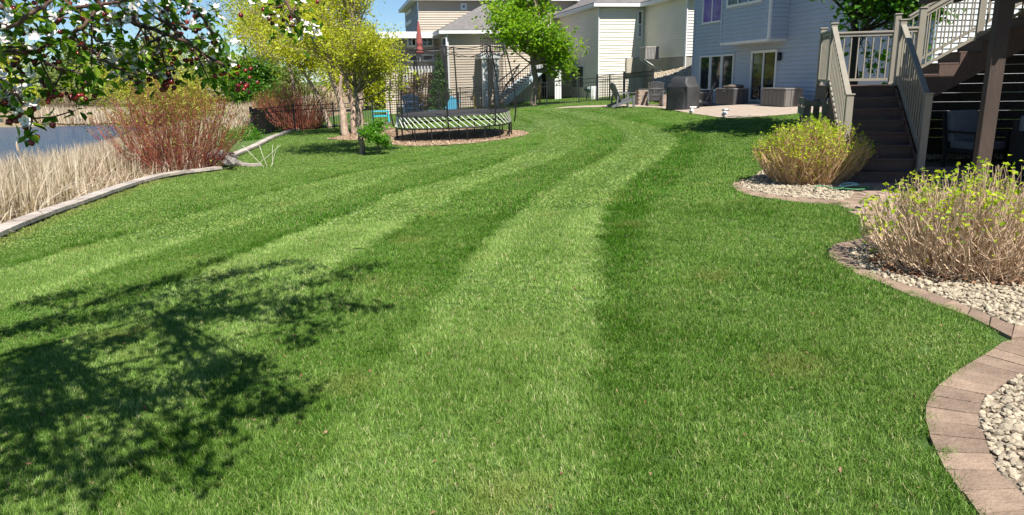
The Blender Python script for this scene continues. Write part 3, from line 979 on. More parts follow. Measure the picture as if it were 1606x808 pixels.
def window(f, t0, t1, z0, z1, parent, o=0.0, mull=0, rails=0, fw=.07, name='window', glass=None, blinds=False):
    tr = M_['trim']
    mb = MB()
    box_f(mb, f, t0, t1, z0, z0 + fw, o + .0, o + .085); box_f(mb, f, t0, t1, z1 - fw, z1, o, o + .085)
    box_f(mb, f, t0, t0 + fw, z0 + fw, z1 - fw, o, o + .08); box_f(mb, f, t1 - fw, t1, z0 + fw, z1 - fw, o, o + .08)
    w_ = mb.build(name, tr, parent, origin=parent.location)
    def sub(nm, m, *a):
        q = box_f(MB(), f, *a).build(nm, m, w_)
        q.matrix_parent_inverse = Matrix.Translation(-Vector(parent.location))
        return q
    cells = mull + 1
    for i in range(cells):
        a = t0 + fw + (t1 - t0 - 2 * fw) * i / cells; b = t0 + fw + (t1 - t0 - 2 * fw) * (i + 1) / cells
        sub('pane', glass or M_['glass'], a, b, z0 + fw, z1 - fw, o + .028, o + .04)
        if i: sub('mullion', tr, a - .035, a + .035, z0 + fw, z1 - fw, o + .042, o + .078)
    for i in range(rails):
        z = z0 + (z1 - z0) * (i + 1) / (rails + 1)
        sub('rail', tr, t0 + fw, t1 - fw, z - .025, z + .025, o + .042, o + .072)
    if blinds:
        for i in range(int((z1 - z0) * .45 / .07)):
            sub('blind_slat', M_['trim'], t0 + fw + .02, t1 - fw - .02, z0 + fw + i * .07, z0 + fw + i * .07 + .03, o + .0405, o + .0415)
    return w_


def offset_poly(V, ns, off):
    out = []
    for i, v in enumerate(V):
        if i == 0: n = ns[0]; k = 1
        elif i == len(V) - 1: n = ns[-1]; k = 1
        else:
            n = (ns[i - 1] + ns[i]); n.normalize(); k = 1 / max(.35, n.dot(ns[i]))
        out.append(Vector((v[0], v[1], 0)) + n * off * k)
    return out


def eave_roof(V, ns, z, out, inn, rise, parent, mt=None):
    V = [Vector((v[0], v[1], 0)) for v in V]
    e = offset_poly(V, ns, out); i_ = offset_poly(V, ns, -inn); w_ = offset_poly(V, ns, -.02)
    slope = rise / (inn + out)
    mb = MB(); fb = MB(); sb = MB()
    for k in range(len(V) - 1):
        a, b, c, d = e[k], e[k + 1], i_[k + 1], i_[k]
        mb.quad((a.x, a.y, z + .2), (b.x, b.y, z + .2), (c.x, c.y, z + .2 + rise), (d.x, d.y, z + .2 + rise))
        mb.quad((a.x, a.y, z + .16), (b.x, b.y, z + .16), (b.x, b.y, z + .2), (a.x, a.y, z + .2))
        ni = ns[k] * -.03
        fb.hexa([(a.x, a.y, z - .02), (b.x, b.y, z - .02), (b.x + ni.x, b.y + ni.y, z - .02), (a.x + ni.x, a.y + ni.y, z - .02), (a.x, a.y, z + .16), (b.x, b.y, z + .16), (b.x + ni.x, b.y + ni.y, z + .16), (a.x + ni.x, a.y + ni.y, z + .16)])
        sb.quad((a.x + ni.x, a.y + ni.y, z), (w_[k].x, w_[k].y, z), (w_[k + 1].x, w_[k + 1].y, z), (b.x + ni.x, b.y + ni.y, z))
    r = mb.build('roof', mt or M_['shingle'], parent, origin=parent.location)
    f_ = fb.build('fascia', M_['trim'], parent, origin=parent.location)
    s_ = sb.build('soffit', M_['trim'], parent, origin=parent.location)
    return r


SD3 = mat('siding_bluegrey', (.45, .50, .58), (.41, .46, .54), .55, 1.2, 4)
SD2 = mat('siding_cream', (.80, .75, .64), (.75, .70, .60), .55, 1.0, 4)
SD1 = mat('siding_tan', (.50, .42, .33), (.45, .38, .30), .55, 1.0, 4)
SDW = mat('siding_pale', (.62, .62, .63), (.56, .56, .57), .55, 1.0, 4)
CONC = mat('foundation', (.34, .32, .28), (.27, .25, .22), .9, 2, 6, .4, 30)
PURPLE = mat('purple_glass', (.16, .09, .42), (.30, .20, .60), .06, 1.5, 2, spec=.9)

# ---- house 3: blue-grey, receding facade
Q3 = P(1085, 160, 33.8); T3 = P(1200, 160, 28.0)
u = Vector((T3.x - Q3.x, T3.y - Q3.y, 0)).normalized()           # towards the viewer
bb = Vector((-u.y, u.x, 0))                                      # to the right and away
if bb.x < 0: bb = -bb
F3 = Fac(Q3, u, -bb)
h3 = thing('house', 'pale blue-grey sided house beside the patio, with a jutting bay and sliding patio door', 'house', (Q3.x, Q3.y, .3))
L3 = F3.px(1700, 100)[0]
tend = (20.3 - Q3.y) / u.y
b0, bz = F3.px(1133, 68)
F3b = Fac(F3.pt(0, 0, .75), u, -bb)
bt0, bz0 = F3b.px(1131, 67.5)
bt1, _ = F3b.px(1206, 60)
siding(F3, 0, tend, -.2, 7.4, SD3, h3)
siding(F3b, bt0, bt1, bz0, 7.4, SD3, h3, name='bay_siding')
FB1 = Fac(F3b.pt(bt1, 0), bb, u)        # bay end wall facing the viewer
siding(FB1, 0, .75, bz0, 7.4, SD3, h3, name='bay_siding')
FB0 = Fac(F3b.pt(bt0, 0), bb, -u)
siding(FB0, 0, .75, bz0, 7.4, SD3, h3, name='bay_siding')
mb = MB(); mb.hexa([F3.pt(bt0, bz0 - .1, 0), F3.pt(bt1, bz0 - .1, 0), F3.pt(bt1, bz0 - .1, .8), F3.pt(bt0, bz0 - .1, .8), F3.pt(bt0, bz0 - .003, 0), F3.pt(bt1, bz0 - .003, 0), F3.pt(bt1, bz0 - .003, .8), F3.pt(bt0, bz0 - .003, .8)])
mb.build('bay_underside', M_['trim'], h3, origin=h3.location)
# corner boards
for (f, t, o, z0) in ((F3, 0, 0, -.2), (F3b, bt1, 0, bz0), (F3b, bt0, 0, bz0)):
    box_f(MB(), f, t - .05, t + .05, z0, 7.4, o - .03, o + .05).build('corner_board', M_['trim'] if (f is F3b and t == bt1) else SD3, h3, origin=h3.location)
# near end wall seen through the stair railing; sunlit look painted as paler siding
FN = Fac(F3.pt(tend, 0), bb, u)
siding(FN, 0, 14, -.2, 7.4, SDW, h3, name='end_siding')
eave_roof([F3.pt(0, 0) + bb * 10, F3.pt(0, 0), F3.pt(tend, 0), F3.pt(tend, 0) + bb * 14], [-u, -bb, u], 7.4, .5, 5, 2.6, h3)
# triple window, patio door, upper windows
wz1 = F3.px(1100, 88)[1]; wz0 = F3.px(1100, 142)[1]
wt0 = F3.px(1098.5, 120)[0]; wt1 = F3.px(1152, 120)[0]
wd_ = (wt1 - wt0) / 3
for i in range(3):
    window(F3, wt0 + wd_ * i + .02, wt0 + wd_ * (i + 1) - .02, wz0, wz1, h3, glass=None)
dt0, dz1 = F3.px(1181, 80); dt1, _ = F3.px(1222, 78); dz0 = F3.px(1181, 160)[1]
window(F3, dt0, dt1, dz0, dz1, h3, mull=1, fw=.1, name='patio_door')
ut0, uz0 = F3.px(1103, 39); ut1, _ = F3.px(1134, 34)
window(F3, ut0, ut1, uz0, uz0 + 1.6, h3, mull=1, glass=PURPLE, fw=.08)
vt0, vz0 = F3b.px(1142, 13); vt1, _ = F3b.px(1196, 3)
window(F3b, vt0, vt1, vz0, vz0 + 1.2, h3, mull=2, fw=.09)
# downspout and wall lamp
ds_t = F3.px(1131, 60)[0]
lt, lz = F3.px(1226, 89)
wl = thing('wall_lamp', 'small black lantern lamp on the wall beside the sliding patio door', 'lamp', F3.pt(lt, lz, .1))
MB().lathe((0, 0, 0), [(.05, -.14), (.08, -.1), (.07, .08), (.1, .1), (.02, .17)], 8).build('lantern', M_['black_metal'], wl)
MB().bar((0, 0, .05), tuple(-Vector(F3.n) * .09 + Vector((0, 0, .12))), .03, .03).build('bracket', M_['black_metal'], wl)

# ---- house 2: cream
K2 = P(938, 150, 44)
c2 = thing('house', 'cream sided house in the middle with tall white corner board and double-hung windows', 'house', (K2.x, K2.y, .2))
FA = Fac(K2, -u, -bb)
tA = FA.px(858, 120)[0]
FBq = Fac(K2, bb, u)
tB = FBq.px(1010, 60)[0]
J2 = FBq.pt(tB, 0)
FC = Fac(J2, u, -bb)
tC = FC.px(1076, 60)[0]
D2 = FC.pt(tC, 0)
FD = Fac(D2, bb, u)
ZE = FBq.px(960, 11)[1]
siding(FA, 0, tA, -.2, ZE, SD2, c2)
siding(FBq, 0, tB, -.2, ZE, SD2, c2)
czf = FC.px(1045, 90)[1]
siding(FC, 0, tC, czf, ZE, SD2, c2)
siding(FD, 0, 6, czf, ZE, SD2, c2)
for f, t0, t1 in ((FC, 0, tC), (FD, 0, 6)):
    box_f(MB(), f, t0, t1, 0, czf, -.2, -.01).build('foundation_wall', CONC, c2, origin=c2.location)
FE = Fac(FA.pt(tA, 0), -bb, u)
siding(FE, 0, 9, -.2, ZE, SD2, c2)
eave_roof([FE.pt(9, 0), FA.pt(tA, 0), K2, J2, D2, D2 + bb * 6], [u, -bb, u, -bb, u], ZE, .5, 5, 2.4, c2)
for f, t in ((FA, 0), (FC, tC)):
    box_f(MB(), f, t - .09, t + .09, -.2, ZE - .01, .0, .045).build('corner_board', M_['trim'], c2, origin=c2.location)
wa0, wa_z1 = FA.px(917, 102); wa1, wa_z0 = FA.px(897, 139)
window(FA, wa0, wa1, wa_z0, wa_z1, c2, mull=1, rails=1, fw=.09)
wb0, wb1 = FBq.px(998.5, 40)[0], FBq.px(1010, 40)[0] - .1
window(FBq, wb0, wb1, FBq.px(1003, 60)[1], FBq.px(1003, 16)[1], c2, rails=1, fw=.1, blinds=True)
# utility cabinets and air conditioner on its bracket
a0, az0 = FBq.px(980, 116); a1, az1 = FBq.px(1010, 90)
cb = thing('utility_cabinet', 'beige utility cabinets fixed low on the cream house wall behind the fence', 'cabinet', FBq.pt(a0, az0))
for i in range(2):
    w2 = (a1 - a0) / 2
    box_f(MB(), FBq, a0 + w2 * i + .01, a0 + w2 * (i + 1) - .01, az0, az1, .03, .25).build('cabinet_box', mat('cabinet_beige', (.47, .42, .34), (.44, .39, .32), .6, 2), cb, origin=cb.location, bevel=.015)
acp = P(1018.5, 84, 41.5)
ac = thing('air_conditioner', 'grey ribbed air conditioner mounted high on a bracket on the cream house', 'air conditioner', acp)
RM = Matrix.Rotation(math.atan2(u.y, u.x), 3, 'Z')
acm = mat('ac_grey', (.42, .40, .37), (.36, .34, .32), .5, 4, metal=.2)
MB().box((0, 0, 0), (.74, .74, .60), M=RM).build('casing', mat('ac_dark', (.12, .12, .12), None, .6), ac)
for sgn, ax in ((1, 0), (-1, 0), (1, 1), (-1, 1)):
    for i in range(9):
        o = -.35 + i * .0875
        c = Vector((sgn * .385, o, 0)) if ax == 0 else Vector((o, sgn * .385, 0))
        MB().box(RM @ c, (.035, .045, .62) if ax == 0 else (.045, .035, .62), M=RM).build('grille_slat', acm, ac)
MB().box((0, 0, .33), (.82, .82, .06), M=RM).build('top_cover', acm, ac, bevel=.01)
for sg in (-.3, .3):
    p0 = RM @ Vector((sg, -.4, -.33)); p1 = RM @ Vector((sg, .5, -.33)); p2 = RM @ Vector((sg, -.6, -.95))
    nn_ = FC.n
    q0 = Vector(nn_) * .42 + u * sg + Vector((0, 0, -.335)); q1 = Vector(nn_) * -.62 + u * sg + Vector((0, 0, -.335)); q2 = Vector(nn_) * -.62 + u * sg + Vector((0, 0, -.95))
    m_ = MB(); m_.bar(q0, q1, .04, .05); m_.bar(q0, q2, .035, .035); m_.build('bracket', M_['trim'], ac)

# gravel slope between the two houses
GS = [(1022, 131, 36), (1022, 116, 40.5), (1040, 112, 40.8), (1062, 108, 40), (1084, 103, 38.5), (1100, 101, 37)]
GT = [(1023, 146, 34.6), (1023, 146, 34.6), (1040, 141, 34.6), (1056, 136, 34.8), (1084, 124, 35.2), (1100, 118, 35.4)]
sm = mat('slope_gravel', (.42, .36, .28), (.26, .22, .18), .95, 9, 9, 1.0, 25)
top = [P(*q) for q in GS]; bot = [P(*q) for q in GT]
mb = MB(); m_ = 7
for a, b in zip(bot, top):
    for k in range(m_):
        mb.v.append(tuple(a.lerp(b, k / (m_ - 1))))
for i in range(len(top) - 1):
    for k in range(m_ - 1):
        mb.f.append((i * m_ + k, (i + 1) * m_ + k, (i + 1) * m_ + k + 1, i * m_ + k + 1))
sl_o = mb.build('gravel_slope', sm, smooth_=True, kind='structure')
pts = []
for _ in range(1500):
    t = rng.random() * (len(top) - 1); i = int(t); fr = t - i; k = rng.random()
    pts.append((bot[i].lerp(bot[i + 1], fr)).lerp(top[i].lerp(top[i + 1], fr), k))
gn_scatter('slope_stones', [tuple(p) for p in pts], rs.uniform(0, 6, (1500, 3)), np.repeat(rs.uniform(.06, .16, (1500, 1)), 3, 1), STONE_OBS)
e0, e1 = P(1050, 140.5, 34.2), P(1086, 122, 34.9)
tag(MB().bar(e0, e1, .1, .22).build('edging_board', mat('timber_edge', (.34, .33, .31), (.25, .24, .22), .8, 6), origin=e0), 'grey timber edging board at the foot of the gravel slope between the houses', 'edging board')
mb = MB(); g0, g1 = P(1046, 146, 33.6), P(1086, 130, 34.5)
tag(mb.poly([e0 - Vector((0, 0, .1)), e1 - Vector((0, 0, .1)), P(1088, 150, 34), P(1045, 158, 33.3)]).build('grass_bank', mat('bank_grass', (.03, .09, .012), (.06, .14, .02), .9, 12, 8, .8, 60)), kind='structure')

# deck, column, stairs of house 2 (behind the maple)
dk = thing('raised_deck', 'white raised deck with pale stairs running down behind the bright green maple', 'deck', (FE.pt(2, 0)[0], FE.pt(2, 0)[1], .3))
zdk = P(875, 107, 47).z
cpos = P(875, 150, 46.5)
lft = P(806, 150, 48.5)
def part(mb, nm, m, root, **k): return mb.build(nm, m, root, origin=root.location, **k)
part(MB().hexa([(cpos.x - .2, cpos.y - .2, .0), (cpos.x + .2, cpos.y - .2, .0), (cpos.x + .2, cpos.y + .2, .0), (cpos.x - .2, cpos.y + .2, .0), (cpos.x - .2, cpos.y - .2, zdk), (cpos.x + .2, cpos.y - .2, zdk), (cpos.x + .2, cpos.y + .2, zdk), (cpos.x - .2, cpos.y + .2, zdk)]), 'column', M_['trim'], dk)
pL = Vector((lft.x, lft.y, 0))
ddir = (Vector((cpos.x, cpos.y, 0)) - pL).normalized()
back = Vector((-ddir.y, ddir.x, 0)); back = back if back.y > 0 else -back
pR = Vector((cpos.x, cpos.y, 0)) + ddir * .3
part(MB().hexa([tuple(pL + Vector((0, 0, zdk))), tuple(pR + Vector((0, 0, zdk))), tuple(pR + back * 3.5 + Vector((0, 0, zdk))), tuple(pL + back * 3.5 + Vector((0, 0, zdk))), tuple(pL + Vector((0, 0, zdk + .3))), tuple(pR + Vector((0, 0, zdk + .3))), tuple(pR + back * 3.5 + Vector((0, 0, zdk + .3))), tuple(pL + back * 3.5 + Vector((0, 0, zdk + .3)))]), 'deck_platform', M_['trim'], dk)
ln = (pR - pL).length
for i in range(int(ln / .14)):
    q = pL + ddir * (i * .14)
    part(MB().bar((q.x, q.y, zdk + .3), (q.x, q.y, zdk + 1.25), .03, .03), 'baluster', M_['black_metal'], dk)
for z in (zdk + .38, zdk + 1.25):
    part(MB().bar((pL.x, pL.y, z), (pR.x, pR.y, z), .07, .06), 'rail', M_['trim'], dk)
for k_, (p0, p1) in enumerate(((P(850, 110, 45.8), P(793, 161, 43)), (P(836, 110, 47), P(779, 158, 44.4)))):
    part(MB().bar(p0, p1, .06, .34), 'stringer', mat('stair_blue', (.55, .62, .68), (.48, .55, .62), .6, 3) if k_ == 0 else bpy.data.materials['stair_blue'], dk)
    part(MB().bar(p0 + Vector((0, 0, 1.0)), p1 + Vector((0, 0, 1.0)), .05, .06), 'handrail', M_['black_metal'], dk)
    for i in range(16):
        q = p0.lerp(p1, (i + .5) / 16)
        part(MB().bar(q, q + Vector((0, 0, 1.0)), .025, .025), 'baluster', M_['black_metal'], dk)
p0, p1 = P(850, 110, 45.8), P(793, 161, 43); r0, r1 = P(836, 110, 47), P(779, 158, 44.4)
for i in range(13):
    t = (i + .5) / 13
    a = p0.lerp(p1, t); b = r0.lerp(r1, t)
    part(MB().bar(a + Vector((0, 0, .1)), b + Vector((0, 0, .1)), .28, .04), 'tread', bpy.data.materials['stair_blue'], dk)
window(FE, FE.px(868, 120)[0], FE.px(846, 120)[0], .15, 2.35, c2, mull=1, fw=.12, name='patio_door')

# ---- house 1: tan, far left
H1 = P(703, 140, 45)
h1 = thing('house', 'tan sided house with grey hip roof, white pergola and a red parasol on its porch', 'house', (H1.x, H1.y, 0))
W1 = Fac(H1, bb, u)                    # wing, front
tw1 = 5.2; zw = W1.px(720, 53)[1]
siding(W1, 0, tw1, -.8, zw, SD1, h1)
W1l = Fac(H1, -u, -bb)
tl1 = 3.6
siding(W1l, 0, tl1, -.8, zw, SD1, h1)
eave_roof([W1l.pt(tl1 + .3, 0), H1, W1.pt(tw1, 0)], [-bb, u], zw, .5, 2.9, 1.75, h1)
PB = W1l.pt(tl1, 0)
W2 = Fac(PB, -bb, u)                   # recessed porch wall with windows
siding(W2, 0, 3.6, -.8, zw + .2, SD1, h1)
U1 = Fac(P(658, 60, 49.5), bb, u)      # upper block
zu = U1.px(700, 1)[1]
siding(U1, 0, 11, zw, zu, SD1, h1)
U1l = Fac(P(658, 60, 49.5), -u, -bb)
siding(U1l, 0, 9, -.8, zu, mat('siding_tan_shaded', (.36, .38, .42), (.33, .35, .39), .6, 2), h1)  # shade on this side wall painted in as a bluish tone
eave_roof([U1l.pt(9, 0), P(658, 60, 49.5), U1.pt(11, 0)], [-bb, u], zu, .5, 4, 2.2, h1)
for (x0, y0, x1, y1, mu) in ((722, 5, 732, 16, 0), (754.5, 6, 783, 25, 1)):
    t0, z1_ = U1.px(x0, y0); t1, z0_ = U1.px(x1, y1)
    window(U1, t0, t1, z0_, z1_, h1, mull=mu, fw=.14)
for (x0, x1) in ((638, 654), (660, 680)):
    t1 = W2.px(x0, 70)[0]; t0 = W2.px(x1, 70)[0]
    window(W2, t0, t1, W2.px(660, 74)[1], W2.px(660, 57)[1], h1, mull=1, fw=.12)
    window(W2, t0, t1, W2.px(660, 97)[1], W2.px(660, 85)[1], h1, mull=0, fw=.12)
t0, z1_ = W1l.px(701, 57); t1, z0_ = W1l.px(695, 74)
window(W1l, t0, t1, z0_, z1_, h1, fw=.1)
for yy in (9, 26):
    t0, z1_ = U1l.px(646, yy + 4); t1, z0_ = U1l.px(637, yy + 17)
    window(U1l, t0, t1, z0_, z1_, h1, fw=.12)
MB().bar(H1 + u * .12 + Vector((.06, 0, -.8 - H1.z)), H1 + u * .12 + Vector((.06, 0, zw - H1.z)), .09, .07).build('downspout', M_['trim'], h1, origin=h1.location)
# porch band roof
pr0 = W2.pt(-.2, zw - .1, 1.2); 
part(MB().hexa([W2.pt(-.4, zw - .1, 1.3), W2.pt(3.8, zw - .1, 1.3), W2.pt(3.8, zw - .1, 0.05), W2.pt(-.4, zw - .1, 0.05), W2.pt(-.4, zw + .1, 1.3), W2.pt(3.8, zw + .1, 1.3), W2.pt(3.8, zw + .35, 0.05), W2.pt(-.4, zw + .35, 0.05)]), 'porch_roof', M_['trim'], h1)
# pergola
pgl = thing('pergola', 'white pergola with slatted top against the tan house, left of the evergreen', 'pergola', P(660, 148, 46))
gy_ = zg(pgl.location.x, pgl.location.y)
PF = Fac(P(634, 130, 46.2), bb, u)
tp = PF.px(687, 108)[0]; zp = PF.px(660, 106)[1]
for t in (.15, tp * .48, tp - .2):
    for o in (0, -2.2):
        part(box_f(MB(), PF, t - .1, t + .1, gy_ - .2, zp - .3, o - .1, o + .1), 'post', M_['trim'], pgl)
for o in (0, -2.2):
    part(box_f(MB(), PF, -.2, tp + .2, zp - .3, zp - .1, o - .06, o + .06), 'beam', M_['trim'], pgl)
for i in range(13):
    t = -.1 + (tp + .2) * i / 12
    part(box_f(MB(), PF, t - .03, t + .03, zp - .1, zp + .08, -2.6, .45), 'slat', M_['trim'], pgl)
part(box_f(MB(), PF, .2, tp - .2, zp + .08, zp + .12, -2.4, -2.3), 'slat', M_['trim'], pgl)
# closed parasol
ub = P(658.5, 86, 46.8)
par = thing('parasol', 'closed red garden parasol standing on the porch of the tan house', 'parasol', ub)
MB().tube([(0, 0, -.4), (0, 0, 2.1)], .025).build('pole', M_['trim'], par)
cloth = mat('red_cloth', (.36, .09, .08), (.24, .07, .06), .8, 8)
MB().lathe((0, 0, 0), [(.20, .05), (.27, .15), (.15, .5), (.20, .7), (.15, 1.1), (.13, 1.4), (.08, 1.75), (.02, 2.05)], 9).build('canopy', cloth, par)
# small balcony on white columns at the right of house 1
bc = thing('balcony', 'small railed balcony on two white columns on the tan house behind the trampoline', 'balcony', P(765, 150, 44.5))
BF = Fac(P(756, 120, 44.0), bb, u); zb0 = BF.px(760, 92)[1]
tb = BF.px(784, 92)[0]
for t in (.15, tb - .25):
    part(box_f(MB(), BF, t - .13, t + .15, -.3, zb0, -.15, .13), 'column', M_['trim'], bc)
part(box_f(MB(), BF, -.1, tb, zb0, zb0 + .3, -1.3, .2), 'balcony_floor', M_['trim'], bc)
for i in range(12):
    t = -.05 + (tb) * i / 11
    part(box_f(MB(), BF, t - .015, t + .015, zb0 + .3, zb0 + 1.15, .14, .17), 'baluster', M_['black_metal'], bc)
for z in (.4, 1.15):
    part(box_f(MB(), BF, -.1, tb, zb0 + z - .03, zb0 + z + .03, .12, .19), 'rail', M_['black_metal'], bc)

# ---- far houses beyond the pond, behind the trees
def far_house(lab, px0, px1, ytop, yb, Y, cw, wins):
    a = P(px0, yb, Y); b = P(px1, yb, Y)
    t = thing('house', lab, 'house', (a.x, a.y, 0))
    f = Fac(a, (1, .15), (.15, -1)); w_ = f.px(px1, yb)[0]; zt = f.px((px0 + px1) / 2, ytop)[1]
    siding(f, 0, w_, -2, zt, cw, t, course=.25)
    g = Fac(f.pt(w_, 0), (-.15, 1), (1, .15)); siding(g, 0, 8, -2, zt, cw, t, course=.25)
    g2 = Fac(f.pt(0, 0), (-.15, 1), (-1, -.15)); siding(g2, 0, 8, -2, zt, cw, t, course=.25)
    r = MB(); e = .5; hgt = w_ * .28
    q = [f.pt(-e, zt, e), f.pt(w_ + e, zt, e), f.pt(w_ + e, zt, -8.5), f.pt(-e, zt, -8.5), f.pt(w_ * .3, zt + hgt, -4), f.pt(w_ * .7, zt + hgt, -4)]
    r.v = [tuple(x) for x in q]; r.f = [(0, 1, 5, 4), (1, 2, 5), (2, 3, 4, 5), (3, 0, 4), (3, 2, 1, 0)]
    r.build('roof', M_['shingle'], t, origin=t.location)
    for (x0, y0, x1, y1) in wins:
        t0, z1_ = f.px(x0, y0); t1, z0_ = f.px(x1, y1); window(f, t0, t1, z0_, z1_, t, fw=.2, mull=1)
far_house('distant grey-brown house with a dark roof beyond the willows on the left', 292, 326, 100, 118, 95, mat('far_siding_a', (.30, .26, .23), None, .8), [(300, 104, 308, 112), (314, 104, 320, 112)])
far_house('distant pale house with a shingled roof glimpsed between the yellow-green trees', 386, 425, 90, 140, 85, mat('far_siding_b', (.40, .37, .33), None, .8), [(396, 108, 410, 118), (392, 96, 398, 103), (414, 96, 420, 103)])

# ---- black picket fences
def fence(lab, pts, h, group, step=.115, pick=.016, post=.06, spacing=2.0):
    """pts: ground points (x, y, z)"""
    t = thing('picket_fence', lab, 'fence', pts[0], 0, group)
    fm = M_['fence_black']
    pts = [Vector(p) for p in pts]
    ox = pts[0]
    made = 0; pm = None; pom = None
    segs = []
    for a, b in zip(pts[:-1], pts[1:]):
        n = max(1, round((b - a).length / spacing))
        for i in range(n): segs.append((a.lerp(b, i / n), a.lerp(b, (i + 1) / n)))
    for k, (a, b) in enumerate(segs):
        for p in ([a, b] if k == len(segs) - 1 else [a]):
            if pom is None:
                m = MB().box((0, 0, h / 2 + .02), (post, post, h + .04)); m.box((0, 0, h + .055), (post * 1.3, post * 1.3, .03)); o = m.build('post', fm, t); pom = o.data
            else:
                o = bpy.data.objects.new('post', pom); COL.objects.link(o); o.parent = t
            o.location = p - ox
        for z in (.12, h - .22, h - .02):
            MB().bar(a + Vector((0, 0, z)), b + Vector((0, 0, z)), .028, .032).build('rail', fm, t, origin=ox)
        n = int((b - a).length / step)
        for i in range(1, n):
            if pm is None:
                m = MB().box((0, 0, h / 2 + .01), (pick, pick, h - .08)); o = m.build('picket', fm, t); pm = o.data
            else:
                o = bpy.data.objects.new('picket', pm); COL.objects.link(o); o.parent = t
            o.location = a.lerp(b, i / n) - ox; made += 1
    return t


def gp(px, Y, z=None):
    q = P(px, 180, Y); return (q.x, q.y, zg(q.x, q.y) if z is None else z)


GRP = 'black metal picket fences round the yards'
fence('long black picket fence along the back of the lawn behind the trampoline', [gp(395, 32.3), gp(461, 34.0), gp(523, 35.6), gp(585, 36.6), gp(650, 37.2), gp(720, 37.2), gp(808, 37), gp(858, 37.2), gp(908, 37.3), gp(956, 37)], 1.22, GRP, step=.12)
fence('black picket fence running away from the lawn corner beside the reeds', [gp(393, 32.3), gp(410, 36.5), gp(426, 41), gp(442, 46)], 1.25, GRP, step=.075, pick=.028)
fence('taller black fence on the rise in front of the cream house', [gp(936, 39, .28), gp(978, 36.8, .38), gp(1022, 34.6, .47)], 1.38, GRP, step=.10, pick=.022, post=.1)
fence('short black fence panel behind the trampoline against the tan house', [gp(690, 43.5), gp(723, 43.5), gp(756, 43)], 1.3, GRP)
# ================================================================== vegetation
def vrand(r):
    v = Vector((r.gauss(0, 1), r.gauss(0, 1), r.gauss(0, 1)))
    return v.normalized()


def bez(a, c, b, n):
    return [(a * (1 - t) ** 2 + c * 2 * t * (1 - t) + b * t * t) for t in [i / n for i in range(n + 1)]]


